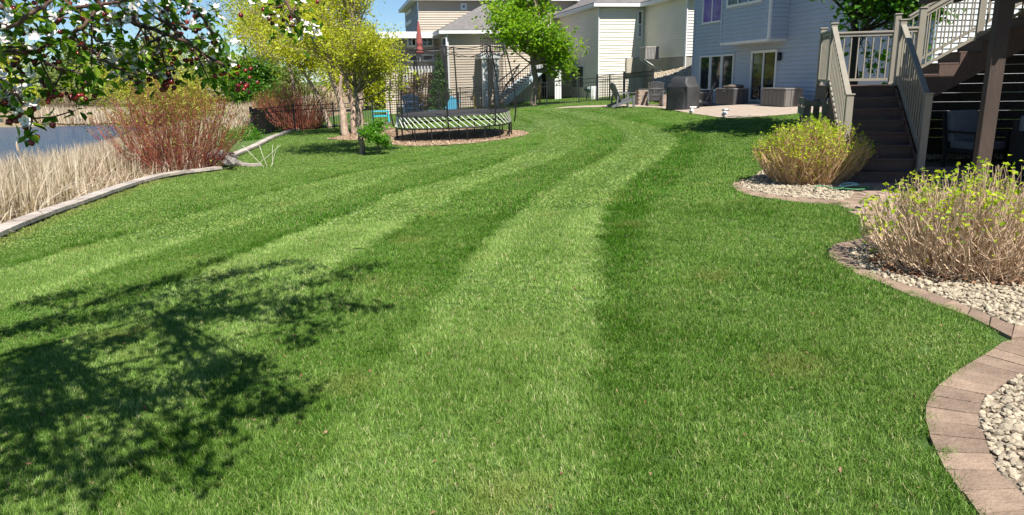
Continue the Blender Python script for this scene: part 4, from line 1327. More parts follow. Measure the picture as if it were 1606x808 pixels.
def tree(name, label, cat, base, trunks, env, nl, nt, nleaf, lsize, leafm, barkm, seed, group=None, r0=.09, twig_r=.008, twig_len=.7, up=.35, low=.25, clump=.12, leaf_up=.3, aspect=.6,
         ntw2=0, limb_r=.4, droop=0.0, crown_name='crown', shell=.65, flat_lo=None, lean_c=0.0, gap=0.0):
    """trunks: list of polylines (local). env: (centre, radii) local ellipsoid"""
    r = random.Random(seed); rs_ = np.random.RandomState(seed)
    root = thing(name, label, cat, base, 0, group)
    C0 = Vector(env[0]); R0 = Vector(env[1])
    ends = []
    for tr in trunks:
        tr = [Vector(p) for p in tr]
        n = len(tr)
        pts = [Vector(p) for p in catmull([p[:] for p in tr], 4)]
        m = len(pts)
        rad = [r0 * (1 - .8 * (i / (m - 1))) * (1.35 if i == 0 else 1) for i in range(m)]
        for i in range(1, m - 1): pts[i] += Vector((r.gauss(0, r0 * .18), r.gauss(0, r0 * .18), 0))
        MB().tube(pts, rad, 9).build('trunk', barkm, root, smooth_=True)
        ends.append((pts, rad))
    bm = MB(); cents = []; base_r = []
    for i in range(nl):
        pts, rad = ends[i % len(ends)]
        # target inside the envelope
        az = i * 2.39996 + r.uniform(-.3, .3); el = math.asin(min(1, max(-1, -0.75 + 1.75 * ((i * .618 + r.random() * .2) % 1.0))))
        d = Vector((math.cos(az) * math.cos(el), math.sin(az) * math.cos(el), math.sin(el)))
        s = r.uniform(shell, 1.0)
        T = C0 + Vector((d.x * R0.x, d.y * R0.y, d.z * R0.z)) * s
        hz = low * env_top(C0, R0) + (T.z - low * env_top(C0, R0)) * r.uniform(.35, .6)
        zmin = pts[0].z; k = min(range(len(pts)), key=lambda q: abs(pts[q].z - max(hz, low * env_top(C0, R0))))
        A = pts[k]; ra = rad[k] * limb_r
        L = (T - A).length
        mid = A.lerp(T, .5) + Vector((0, 0, -L * .06 + droop * L)) + Vector((r.gauss(0, 1), r.gauss(0, 1), 0)) * L * .05
        lp = bez(A, mid, T, 7)
        bm.tube(lp, [max(twig_r, ra * (1 - .85 * j / 7)) for j in range(8)], 5, caps=False)
        cents.append((T, s))
        for j in range(nt):
            u_ = r.uniform(.3, 1.0); q = lp[min(6, int(u_ * 7))].lerp(lp[min(7, int(u_ * 7) + 1)], (u_ * 7) % 1 if u_ < 1 else 0)
            dd = ((lp[-1] - lp[0]).normalized() * .8 + vrand(r) + Vector((0, 0, up))).normalized()
            ln_ = twig_len * r.uniform(.5, 1.2)
            E = q + dd * ln_ + Vector((0, 0, -droop * ln_))
            m2 = q.lerp(E, .5) + vrand(r) * ln_ * .1
            tp = bez(q, m2, E, 3)
            bm.tube(tp, [twig_r * (1.2 - .25 * v) for v in range(4)], 3, caps=False)
            cents.append((E, u_)); cents.append((tp[2], u_))
            for _ in range(ntw2):
                dd2 = (dd + vrand(r) * .9 + Vector((0, 0, up - droop * 2))).normalized(); E2 = q.lerp(E, r.uniform(.3, 1)) ; E3 = E2 + dd2 * ln_ * .5
                bm.tube([E2, E2.lerp(E3, .5) + vrand(r) * .02, E3], [twig_r * .7, twig_r * .6, twig_r * .4], 3, caps=False); cents.append((E3, u_)); cents.append((E2.lerp(E3, .6), u_))
    bm.build('branches', barkm, root, kind='stuff')
    Cn = np.array([tuple(c[0]) for c in cents])
    keep = rs_.uniform(0, 1, len(Cn)) >= gap
    Cn = Cn[keep]
    ii = rs_.randint(0, len(Cn), nleaf)
    P0 = Cn[ii] + rs_.normal(0, clump, (nleaf, 3))
    base_c = rs_.uniform(0, 1, len(Cn))[ii]
    V, F, rr = leaves_arrays(P0, lsize, rs_, up=leaf_up, aspect=aspect, rndbase=.55 * base_c + .45 * rs_.uniform(0, 1, nleaf), droop=droop)
    o = arrmesh(crown_name, V, F, leafm, root, rnd=rr, kind='stuff')
    return root


def env_top(C, R):
    return C.z + R.z


LM = {}
LM['maple'] = leafmat('maple_leaf', [(.08, .20, .012), (.20, .38, .02), (.40, .55, .045)], .5)
LM['maple_d'] = leafmat('maple_leaf_green', [(.03, .10, .012), (.07, .19, .018), (.14, .30, .03)], .45)
LM['yellow'] = leafmat('young_yellow_leaf', [(.20, .26, .012), (.46, .52, .03), (.68, .66, .08)], .45)
LM['willow'] = leafmat('willow_leaf', [(.26, .32, .03), (.52, .55, .06), (.72, .70, .14)], .4)
LM['palegreen'] = leafmat('pale_leaf', [(.12, .18, .05), (.24, .32, .09), (.38, .44, .16)], .4)
LM['brownish'] = leafmat('brown_twig_leaf', [(.10, .06, .04), (.20, .13, .08), (.28, .24, .10)], .2)
LM['ever'] = leafmat('evergreen_leaf', [(.02, .06, .012), (.05, .12, .02), (.09, .18, .035)], .15)
LM['bush'] = leafmat('bush_leaf', [(.05, .16, .015), (.10, .28, .02), (.20, .42, .04)], .45)
LM['crab'] = leafmat('crabapple_leaf', [(.035, .10, .012), (.10, .22, .022), (.30, .44, .04)], .5, rough=.35, poss=[0, .6, 1])


def gxy(px, py, dz=0):
    q = G(px, py); return (q.x, q.y, q.z + dz)


# small yellow-green tree in front of the trampoline
tree('young_tree', 'young yellow-green leafed tree in the lawn just left of the trampoline', 'tree', gxy(570, 243),
     [[(0, 0, -.1), (-.05, .02, .7), (-.1, 0, 1.5), (-.12, .05, 2.3), (-.05, 0, 3.4), (0, .05, 4.8)]], ((-.3, 0, 3.5), (2.15, 1.7, 2.6)), 62, 8, 13500, .085, LM['yellow'], M_['bark'], 11,
     r0=.10, twig_r=.007, twig_len=.75, up=.55, low=.22, clump=.09, ntw2=2, limb_r=.42, shell=.5)
# birch clump behind
tree('birch_clump', 'birch clump with peeling tan bark trunks left behind the young yellow-green tree', 'tree', gxy(553, 213),
     [[(-.25, 0, -.1), (-.45, .1, 1.5), (-.9, .1, 3.2), (-1.4, 0, 5.4)], [(.25, 0, -.1), (.35, .1, 1.4), (.5, .1, 3), (.7, 0, 5.6)], [(.0, .5, -.1), (-.05, .5, 1.5), (-.4, .6, 3.4), (-.2, .6, 6)]],
     ((-1.2, .3, 4.4), (3.4, 2.0, 3.1)), 62, 8, 17000, .10, LM['yellow'], M_['birch'], 12, r0=.17, twig_r=.008, twig_len=.95, up=.25, low=.3, clump=.16, ntw2=1, droop=.04, shell=.5, gap=.2)
tree('birch_tree', 'leaning white-barked birch with yellow leaves beyond the black fence on the left', 'tree', gp(508, 37.5),
     [[(.3, 0, -.1), (-.2, 0, 1.6), (-1.2, 0, 3.6), (-2.2, 0, 6)], [(.8, .3, -.1), (.9, .3, 2), (1.2, .3, 4), (1.2, .3, 6)]], ((-1.6, 0, 4.4), (3.0, 2.0, 3.2)), 54, 8, 15000, .12, LM['yellow'], M_['birch'], 13,
     r0=.13, twig_r=.008, twig_len=1.0, up=.2, low=.3, clump=.2, ntw2=1, droop=.05, shell=.45, gap=.2)
tree('birch_tree', 'tall airy pale-leaved tree against the sky behind the leaning birch', 'tree', gp(470, 46),
     [[(0, 0, -.1), (-.2, 0, 2.5), (-.6, 0, 5), (-1.2, 0, 8)]], ((-1.4, 0, 6.0), (3.8, 2.5, 3.9)), 46, 6, 5200, .13, LM['palegreen'], M_['birch'], 14,
     r0=.15, twig_r=.009, twig_len=1.2, up=.3, low=.3, clump=.25, ntw2=1, shell=.45, gap=.3)
# maple in front of house 2
tree('maple_tree', 'bright green maple standing in front of the cream house behind the fence', 'tree', gp(838, 40),
     [[(0, 0, -.1), (.02, 0, 1.5), (0, 0, 3.0), (.05, 0, 5.2), (.0, 0, 7.0)]], ((.0, 0, 3.9), (2.75, 2.3, 3.3)), 72, 7, 11500, .165, LM['maple'], M_['bark'], 25,
     r0=.20, twig_r=.012, twig_len=1.0, up=.5, low=.22, clump=.16, aspect=.85, ntw2=1, shell=.4, gap=.05)
# maple beside the stairs
tree('maple_tree', 'dark green maple beside the blue-grey house, behind the stair landing', 'tree', (7.7, 16.5, .2),
     [[(0, 0, -.2), (.05, 0, 1.0), (0, .05, 2.2), (-.1, 0, 3.6), (0, 0, 5.2)]], ((-.1, -.0, 3.7), (1.95, 1.7, 1.95)), 52, 8, 8500, .13, LM['maple_d'], M_['bark_dark'], 16,
     r0=.13, twig_r=.010, twig_len=.75, up=.25, low=.3, clump=.13, aspect=.85, ntw2=1, shell=.5, gap=.05)
# willows and far trees across the pond
tree('willow_tree', 'large yellow-green willow on the left beyond the red-stemmed shrub', 'tree', (-24.3, 50, -1.5),
     [[(0, 0, -.3), (.3, 0, 2), (-.2, 0, 4), (0, 0, 6.3)]], ((0, 0, 3.9), (4.9, 2.8, 3.7)), 66, 10, 26000, .17, LM['willow'], M_['bark_dark'], 17, r0=.3, twig_r=.012, twig_len=1.3, up=-.5, low=.2, clump=.22, droop=.45, ntw2=1, aspect=.3)
tree('willow_tree', 'second willow, paler and lower, to the left of the large one across the water', 'tree', (-31, 66, -1.6),
     [[(0, 0, -.3), (.3, 0, 2), (-.2, 0, 4), (0, 0, 5.6)]], ((0, 0, 3.6), (5.0, 3.0, 3.2)), 50, 9, 9000, .22, LM['willow'], M_['bark_dark'], 18, r0=.3, twig_r=.014, twig_len=1.4, up=-.4, low=.2, clump=.3, droop=.4, aspect=.35)
k = 0
for (x, y, rx, rz, cz, kind, lab) in ((-51, 86, 5.5, 3.6, 3.2, 'palegreen', 'pale green bankside tree at the far left edge beyond the pond'), (-43, 88, 5, 3.3, 3.0, 'palegreen', 'rounded pale green tree on the far bank, second from the left edge'),
                                      (-62, 92, 6, 4.5, 3.6, 'willow', 'yellowish tree on the far bank at the left edge of the picture'), (-37, 92, 4.5, 3.0, 2.8, 'palegreen', 'smaller pale tree on the far bank beside the willows'),
                                      (-25.0, 84, 4.5, 2.6, 1.6, 'palegreen', 'pale bushy tree on the far bank in front of the distant houses'), (-34, 105, 7, 4.5, 3.5, 'willow', 'broad yellow-green tree behind the distant grey-brown house'),
                                      (-22, 64, 2.6, 2.2, 1.6, 'maple_d', 'dark leafy tree on the far side of the reed field'), (-19, 98, 6, 5, 3.2, 'palegreen', 'pale tree behind the distant pale house'),
                                      (-72, 100, 9, 5.5, 4, 'palegreen', 'large pale tree beyond the pond outside the left edge'), (-13, 66, 3.2, 3.2, 2.6, 'yellow', 'yellow-green tree between the distant pale house and the tan house')):
    tree('bank_tree', lab, 'tree', (x, y, -1.2), [[(0, 0, -.3), (.2, 0, cz * .5), (0, 0, cz), (0, 0, cz + rz * .7)]], ((0, 0, cz * 1.15), (rx, rx * .6, rz * 1.35)), 42, 7, 6000, .32, LM[kind], M_['bark_dark'], 30 + k,
         group='trees on the far bank', r0=.22, twig_r=.02, twig_len=1.5, up=.2, low=.15, clump=.4, shell=.5, gap=.15)
    k += 1


# ---- many-stemmed shrubs
def shrub(name, label, cat, base, nst, rad, hgt, spread, stemm, leafm, seed, nleaf, lsize, r=.006, lean=.5, top_only=.6, branch=3, wig=.03, base_r=.3, colr=None, seg=5, squash=1.0, clumpy=.02, dead=0, sides=3, up_leaf=.6, lscale_y=1.0, ang=None):
    rr = random.Random(seed); rs_ = np.random.RandomState(seed)
    root = thing(name, label, cat, base)
    mb = MB(); tips = []
    for i in range(nst):
        a = rr.uniform(0, 2 * PI); k = math.sqrt(rr.random())
        b0 = Vector((math.cos(a) * base_r * k * rad[0], math.sin(a) * base_r * k * rad[1], -.03))
        a2 = a + rr.gauss(0, .35)
        h = hgt * (1 - .38 * k ** 2) * rr.uniform(.72, 1.08)
        T = Vector((math.cos(a2) * k * rad[0] * spread, math.sin(a2) * k * rad[1] * spread, h))
        c = b0.lerp(T, .5) + Vector((math.cos(a2) * lean * .2 * rad[0] * k, math.sin(a2) * lean * .2 * rad[1] * k, -h * .06))
        p = bez(b0, c, T, seg)
        for j in range(1, seg): p[j] += vrand(rr) * wig
        mb.tube(p, [r * (1.25 - .7 * j / seg) for j in range(seg + 1)], sides, caps=False)
        tips.append(T)
        for _ in range(branch):
            j = rr.randint(max(1, seg // 2 - 1), seg - 1); q = p[j]
            d = ((p[j + 1] - p[j]).normalized() + vrand(rr) * .55 + Vector((0, 0, .25))).normalized(); l = h * rr.uniform(.12, .3)
            E = q + d * l; mb.tube([q, q.lerp(E, .5) + vrand(rr) * wig * .5, E], [r * .75, r * .6, r * .4], sides, caps=False); tips.append(E)
            if rr.random() < .5: tips.append(q.lerp(E, .5))
    mb.build('stems', stemm, root, kind='stuff')
    Tn = np.array([tuple(t) for t in tips])
    if top_only > 0:
        z = Tn[:, 2]; w_ = np.clip((z / z.max() - top_only) / (1 - top_only), 0.02, 1) ** 1.2
        w_ /= w_.sum(); ii = rs_.choice(len(Tn), nleaf, p=w_)
    else: ii = rs_.randint(0, len(Tn), nleaf)
    C = Tn[ii] + rs_.normal(0, clumpy, (nleaf, 3))
    V, F, r_ = leaves_arrays(C, lsize, rs_, up=up_leaf, aspect=.7, rndbase=rs_.uniform(0, 1, nleaf))
    arrmesh('leaves', V, F, leafm, root, rnd=r_, kind='stuff')
    return root


STEM_TAN = mat('hydrangea_stem', (.74, .50, .28), (.44, .27, .15), .8, 14, 6)
STEM_GREY = mat('hydrangea_stem_grey', (.74, .55, .37), (.40, .27, .18), .8, 14, 6)
STEM_RED = mat('dogwood_stem', (.36, .075, .055), (.34, .16, .10), .5, 2.2, 4, c3=(.50, .34, .24))
LIME = leafmat('lime_leaf', [(.17, .32, .012), (.38, .54, .02), (.60, .68, .06)], .5)
REDLEAF = leafmat('dogwood_leaf', [(.22, .06, .03), (.22, .26, .04), (.36, .42, .07)], .4)
b1 = G(1270, 287)
shrub('hydrangea_shrub', 'rounded tan-stemmed shrub with lime leaf tips in the small gravel bed by the stairs', 'shrub', tuple(b1), 950, (.90, .72), .93, 1.0, STEM_TAN, LIME, 51, 6500, .036, r=.0048, top_only=.05, branch=4, base_r=.55, wig=.02, clumpy=.022)
b2 = G(1530, 440)
s2 = shrub('hydrangea_shrub', 'large sprawling bare-stemmed shrub with sparse lime leaves in the gravel bed at the right edge', 'shrub', (b2.x + .22, b2.y + .35, b2.z), 780, (1.02, .80), .84, 1.0, STEM_GREY, LIME, 52, 1300, .044, r=.0040, top_only=.3, branch=3, base_r=.6, wig=.035, clumpy=.022)
# stray low sprigs at its left foot
tq = G(1385, 400)
shrub('leafy_sprigs', 'few thin green-leaved sprigs rising from the gravel left of the large bare shrub', 'sprigs', tuple(tq), 9, (.22, .16), .42, 1.0, STEM_GREY, LIME, 53, 60, .045, r=.004, top_only=.0, branch=2, base_r=.6, clumpy=.03)
# red dogwood
b3 = G(288, 276)
shrub('red_dogwood', 'big red-stemmed dogwood shrub behind the stone wall by the reeds', 'shrub', (b3.x - .6, b3.y + 1.0, b3.z - .25), 210, (2.2, 1.6), 2.9, 1.0, STEM_RED, REDLEAF, 54, 4200, .06, r=.008, top_only=.2, branch=6, base_r=.30, wig=.06, clumpy=.06, seg=6)
b4 = gp(470, 38)
shrub('red_dogwood', 'smaller reddish dogwood shrub behind the black fence among the birches', 'shrub', b4, 230, (2.2, 1.4), 2.6, 1.0, STEM_RED, REDLEAF, 55, 1400, .07, r=.012, top_only=.4, branch=5, base_r=.35, wig=.07, clumpy=.08)
b5 = gp(424, 44)
shrub('red_dogwood', 'low brown-red shrub left of the smaller dogwood, over the dense fence run', 'shrub', b5, 150, (1.5, 1.2), 2.3, 1.0, STEM_RED, REDLEAF, 56, 700, .07, r=.011, top_only=.4, branch=5, base_r=.35, wig=.07, clumpy=.08)
# small green bush right of the young tree
tree('green_bush', 'small round bright green bush on a short stem beside the trampoline', 'bush', gxy(592, 243), [[(0, 0, -.05), (.02, 0, .3), (0, 0, .75)]], ((0, 0, .62), (.50, .45, .42)), 26, 5, 2100, .075, LM['bush'], M_['bark'], 57, r0=.025, twig_r=.005, twig_len=.2, clump=.05, low=.15, aspect=.7)
# brown bush under the pergola, evergreen beside
tree('brown_bush', 'brown-twigged bush filling the pergola beside the tan house', 'bush', gp(660, 45.2), [[(0, 0, -.2), (0, 0, .8), (0, 0, 1.6)]], ((0, 0, 1.1), (1.5, .8, 1.2)), 40, 8, 4200, .09, LM['brownish'], M_['bark_dark'], 58, r0=.05, twig_r=.012, twig_len=.5, clump=.1, low=.1)
ev = thing('evergreen', 'tall dark conical evergreen between the pergola and the tan house wall', 'evergreen', gp(692, 44.6))
rs2 = np.random.RandomState(61); n = 9000
hz = rs2.uniform(0, 1, n) ** 1.25; rr_ = (1 - hz) ** .75 * .72 * (1 + .18 * np.sin(hz * 40 + rs2.uniform(0, 6.28, n) * .2)); th = rs2.uniform(0, 6.28, n)
k_ = rs2.uniform(.55, 1.02, n); rr_ *= 1 + .12 * np.sin(th * 5 + hz * 9)
Cc = np.stack([np.cos(th) * rr_ * k_, np.sin(th) * rr_ * k_, hz * 3.4 + .05], 1)
V, F, r_ = leaves_arrays(Cc, .13, rs2, up=.1, aspect=.4, droop=-.9)
arrmesh('crown', V, F, LM['ever'], ev, rnd=r_, kind='stuff')
MB().tube([(0, 0, -.2), (0, 0, 1.5), (0, 0, 3.1)], [.07, .05, .02]).build('trunk', M_['bark'], ev)
# low green growth on the bank beside the dogwood and at the fence corner
for i, (px, py, w_, h_, lab) in enumerate(((352, 232, 1.5, .65, 'low mound of fresh green growth on the bank between red shrub and fence'), (384, 220, .9, .35, 'low green weeds at the foot of the fence corner'))):
    q = G(px, py)
    tree('green_mound', lab, 'ground plant', (q.x, q.y, q.z), [[(0, 0, -.1), (0, 0, .1), (0, 0, .2)]], ((0, 0, h_ * .4), (w_, w_ * .9, h_ * .7)), 30, 6, 2600, .07, LM['bush'], M_['bark_dark'], 63 + i, r0=.02, twig_r=.004, twig_len=.3, clump=.12, low=.1)


# ---- reeds
def reeds(name, n, region, h, wd, seed, base=None, lean=.16, heads=0):
    r = np.random.RandomState(seed)
    X, Y = region(r, n)
    n = len(X)
    H = h * r.uniform(.45, 1.1, n); a = r.uniform(0, 6.28, n); ln_ = np.abs(r.normal(0, lean, n)) + (r.uniform(0, 1, n) < .16) * r.uniform(.3, 1.3, n)
    dx = np.cos(a) * ln_; dy = np.sin(a) * ln_; yaw = r.uniform(0, 3.14, n); sx = np.cos(yaw); sy = np.sin(yaw)
    Z = zfun(X, Y)
    if base is not None: Z = np.maximum(Z, base)
    W = wd * r.uniform(.5, 1.4, n)
    V = np.zeros((n, 7, 3))
    for k, (z, off, ww) in enumerate(((0, 0, 1), (0, 0, -1), (.45, .3, 1), (.45, .3, -1), (.8, .7, .7), (.8, .7, -.7), (1, 1.05, 0))):
        V[:, k, 0] = X + dx * off * H + sx * W / 2 * ww; V[:, k, 1] = Y + dy * off * H + sy * W / 2 * ww
        V[:, k, 2] = Z + z * H / np.sqrt(1 + (ln_ * off) ** 2 * .8)
    i = np.arange(n) * 7
    F = np.concatenate([np.stack([i + q for q in t], 1) for t in ((0, 1, 3), (0, 3, 2), (2, 3, 5), (2, 5, 4), (4, 5, 6))])
    return arrmesh(name, V.reshape(-1, 3), F, REED, rnd=np.repeat(r.uniform(0, 1, n), 7), kind='stuff')


REED = leafmat('dry_reed', [(.26, .20, .14), (.54, .44, .33), (.72, .63, .51), (.30, .22, .16)], .25, rough=.7, poss=[0, .4, .85, 1])


def reg1(r, n):
    Y = r.uniform(5, 32, n); k = r.uniform(.35, 8.0, n) ** 1.0
    X = kerb_x(Y) - .1 - k
    X = np.where((Y > 15) & (k < 1.0), X - 1.0, X)
    keep = (np.hypot(X + 9.6, Y - 20.4) > 1.1)
    return X[keep], Y[keep]


reeds('dry_reeds', 52000, reg1, 1.38, .018, 71)
def reg1b(r, n):
    Y = r.uniform(6, 24, n); return kerb_x(Y) - .3 - r.uniform(0, 2.2, n), Y
reeds('dry_reeds', 5500, reg1b, .75, .022, 72, lean=.7)
def reg2(r, n):
    Y = r.uniform(32, 64, n); k = r.uniform(.5, 9, n); return kerb_x(Y) - k - .5, Y
reeds('dry_reeds', 26000, reg2, 1.3, .045, 73)
def reg3(r, n):
    X = r.uniform(-75, -20, n); Y = 71 + r.uniform(0, 7, n) + 2 * np.sin(X * .2); return X, Y
reeds('dry_reeds', 20000, reg3, 1.3, .08, 74, base=-1.95)
def reg4(r, n):
    X = r.uniform(-75, -14, n); Y = 95 + r.uniform(0, 6, n); return X, Y
reeds('dry_reeds', 9000, reg4, 1.5, .12, 75, base=-1.5)
# cattail heads poking out of the reeds
rr = random.Random(9)
for i in range(14):
    y = rr.uniform(8, 16); x = kerb_x(y) - rr.uniform(1.2, 5.5)
    z0 = zg(x, y); hh = rr.uniform(1.35, 1.75)
    m = MB(); m.tube([(0, 0, 0), (rr.gauss(0, .04), rr.gauss(0, .04), hh * .6), (rr.gauss(0, .08), 0, hh)], .006, 4)
    t = m.build('cattail', REED, origin=(0, 0, 0)); t.location = (x, y, z0)
    tag(t, 'pale seed-headed cattail stalk rising above the dry reeds by the pond', 'cattail', 'cattails standing out of the reeds')
    top_ = m.v[-1]
    MB().lathe((top_[0], top_[1], hh - .03), [(.008, -.12), (.022, -.07), (.026, 0), (.018, .07), (.004, .12)], 6).build('seed_head', mat('cattail_head', (.52, .42, .32), (.38, .29, .20), .95, 30) if i == 0 else bpy.data.materials['cattail_head'], t)

# brush along the far bank
ORD = ['first', 'second', 'third', 'fourth', 'fifth', 'sixth', 'seventh', 'eighth', 'ninth', 'tenth', 'eleventh', 'twelfth']
for i in range(12):
    x = -70 + i * 4.4 + rr.uniform(-1, 1); y = 79 + rr.uniform(-1.5, 2)
    if i < 2:
        proto = shrub('bank_brush', 'bare brown brush standing on the far bank of the pond', 'shrub', (x, y, -1.6), 90, (2.4, 1.2), 3.4 - i * .6, 1.0, mat('brush_stem', (.17, .12, .085), (.10, .075, .05), .9, 5) if i == 0 else bpy.data.materials['brush_stem'], LM['palegreen'] if i else LM['brownish'], 80 + i, 380, .12, r=.022, top_only=.1, branch=5, base_r=.6, wig=.15, clumpy=.15)
        proto['group'] = 'bare brush on the far bank'; proto['label'] = 'bare brown brush on the far pond bank, %s clump from the left' % ORD[i]
        protos_b = (locals().get('protos_b') or []) + [proto]
    else:
        s = rr.uniform(.8, 1.2)
        dup(protos_b[i % 2], (x, y, -1.6), rr.uniform(0, 6), scale=(s, s, s), label='bare brown brush on the far pond bank, %s clump from the left' % ORD[i])
# riprap wall far behind the reeds
rp = thing('riprap', 'pale rock riprap edge across the reed field, far left', 'rocks', tuple(P(370, 150, 70)))
for i in range(70):
    q = P(330 + 85 * rr.random(), 143 + 8 * rr.random(), 70 + rr.random() * 2)
    o = bpy.data.objects.new('rock', ROCKS[i % 7]); COL.objects.link(o); o.parent = rp; o.location = q - rp.location
    s = rr.uniform(.5, 1.1); o.scale = (s * 1.3, s, s * .8); o.rotation_euler = (rr.random(), rr.random(), rr.random() * 6)
# ================================================================== deck stairs at the right
RAIL = mat('rail_taupe', (.30, .27, .215), (.26, .235, .19), .5, 3)
TREAD = mat('composite_brown', (.125, .078, .062), (.09, .058, .048), .65, 6, 6, .25, 60, stretch=(1, 8, 1))
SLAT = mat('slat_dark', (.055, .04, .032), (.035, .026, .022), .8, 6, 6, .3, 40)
WEATHER = mat('weathered_wood', (.24, .22, .16), (.14, .13, .10), .9, 9, 8, .5, 40, stretch=(1, 1, .3))
POSTB = mat('post_brown', (.075, .052, .04), (.05, .036, .03), .8, 8, 8, .4, 40, stretch=(1, 1, .2))
SO_ = Vector((5.09, 10.9, 0)); SA = Vector((.242, .970, 0)).normalized(); SB = Vector((.970, -.242, 0)).normalized()
SM = Matrix(((SB.x, SA.x, 0), (SB.y, SA.y, 0), (0, 0, 1)))


def sp(r, a, z): return SO_ + SB * r + SA * a + Vector((0, 0, z))


st = thing('deck_staircase', 'brown composite deck stairs with taupe railings climbing to a landing and turning right', 'stairs', sp(.5, 1.4, 0))
def sbox(name, m, r0, r1, a0, a1, z0, z1, parent=None, bevel=0.0):
    parent = parent or st
    mb = MB().hexa([sp(r0, a0, z0), sp(r1, a0, z0), sp(r1, a1, z0), sp(r0, a1, z0), sp(r0, a0, z1), sp(r1, a0, z1), sp(r1, a1, z1), sp(r0, a1, z1)])
    return mb.build(name, m, parent, origin=parent.location, bevel=bevel)
WS = 1.06; RISE = .175; RUN = .27; A0 = -.17
for i in range(8):
    a = A0 + i * RUN
    sbox('riser', TREAD, .05, WS - .05, a + .002, a + .02, i * RISE, (i + 1) * RISE - .03)
    if i < 7: sbox('tread', TREAD, .02, WS - .02, a - .022, a + RUN + .0, (i + 1) * RISE - .028, (i + 1) * RISE, bevel=.006)
AL = A0 + 7 * RUN; ZL = 8 * RISE
RL = 1.38
for i in range(9):
    sbox('deck_board', TREAD, -.04, RL + .02, AL - .02 + i * .13, AL - .02 + i * .13 + .124, ZL - .028, ZL, bevel=.004)
AE = AL + 9 * .13 - .02
sbox('fascia_board', TREAD, -.045, -.02, AL, AE, ZL - .24, ZL - .03); sbox('fascia_board', TREAD, -.02, RL, AE, AE + .02, ZL - .24, ZL - .03)
for r in (0.0, WS - .045):
    MB().hexa([sp(r, A0 + .03, 0), sp(r + .04, A0 + .03, 0), sp(r + .04, AL, ZL - .55), sp(r, AL, ZL - .55), sp(r, A0 + .03, RISE - .035), sp(r + .04, A0 + .03, RISE - .035), sp(r + .04, AL, ZL - .04), sp(r, AL, ZL - .04)]).build('stringer', TREAD, st, origin=st.location)
# upper flight, turning right
AU0, AU1 = AL + .02, AE - .04
NU = 9; RU = .29
for i in range(NU):
    r = RL + i * RU; z = ZL + i * RISE
    sbox('riser', TREAD, r, r + .02, AU0 + .045, AU1 - .04, z + .002, z + RISE - .03)
    sbox('tread', TREAD, r - .02, r + RU + .005, AU0 + .01, AU1, z + RISE - .028, z + RISE, bevel=.006)
for a in (AU0, AU1):
    mb = MB(); prof = []
    for i in range(NU):
        r = RL + i * RU; z = ZL + i * RISE
        prof += [(r - .03, z + RISE - .032), (r + RU - .03, z + RISE - .032)]
    for k in range(NU):
        r0 = RL + k * RU; z0 = ZL + k * RISE
        lo = lambda r: ZL - .36 + (r - RL) / RU * RISE
        q = [sp(r0, a, lo(r0)), sp(r0 + RU, a, lo(r0 + RU)), sp(r0 + RU, a + .04, lo(r0 + RU)), sp(r0, a + .04, lo(r0))]
        q2 = [sp(r0, a, z0 + RISE - .03), sp(r0 + RU, a, z0 + RISE - .03), sp(r0 + RU, a + .04, z0 + RISE - .03), sp(r0, a + .04, z0 + RISE - .03)]
        mb.hexa(q + q2)
    mb.build('stringer', TREAD, st, origin=st.location)
q0 = [sp(RL, AU0 + .045, ZL - .35), sp(RL + NU * RU, AU0 + .045, ZL - .35 + NU * RISE), sp(RL + NU * RU, AU1 - .045, ZL - .35 + NU * RISE), sp(RL, AU1 - .045, ZL - .35)]
MB().hexa([p for p in q0] + [p + Vector((0, 0, .015)) for p in q0]).build('soffit_panel', TREAD, st, origin=st.location)


def post(r, a, z0, z1, w_=.10):
    o = sbox('railing_post', RAIL, r - w_ / 2, r + w_ / 2, a - w_ / 2, a + w_ / 2, z0, z1, bevel=.006)
    c = sbox('post_cap', RAIL, r - w_ / 2 - .014, r + w_ / 2 + .014, a - w_ / 2 - .014, a + w_ / 2 + .014, z1, z1 + .022, bevel=.006)
    b = sbox('post_collar', RAIL, r - w_ / 2 - .012, r + w_ / 2 + .012, a - w_ / 2 - .012, a + w_ / 2 + .012, z0, z0 + .04, bevel=.004)


def rail(p, q, nb, top=.92, bot=.09, off=.0):
    """p, q: (r, a, z floor) - sloped or level railing between two posts"""
    A = sp(*p); B = sp(*q)
    d = (B - A); dn = d.normalized(); A2 = A + dn * .05; B2 = B - dn * .05
    MB().bar(A2 + Vector((0, 0, top)), B2 + Vector((0, 0, top)), .085, .035).build('top_rail', RAIL, st, origin=st.location, bevel=.006)
    MB().bar(A2 + Vector((0, 0, top - .045)), B2 + Vector((0, 0, top - .045)), .045, .045).build('under_rail', RAIL, st, origin=st.location)
    MB().bar(A2 + Vector((0, 0, bot)), B2 + Vector((0, 0, bot)), .045, .045).build('bottom_rail', RAIL, st, origin=st.location)
    for i in range(1, nb):
        c = A.lerp(B, i / nb)
        MB().bar(c + Vector((0, 0, bot + .02)), c + Vector((0, 0, top - .07)), .019, .019).build('baluster', RAIL, st, origin=st.location)


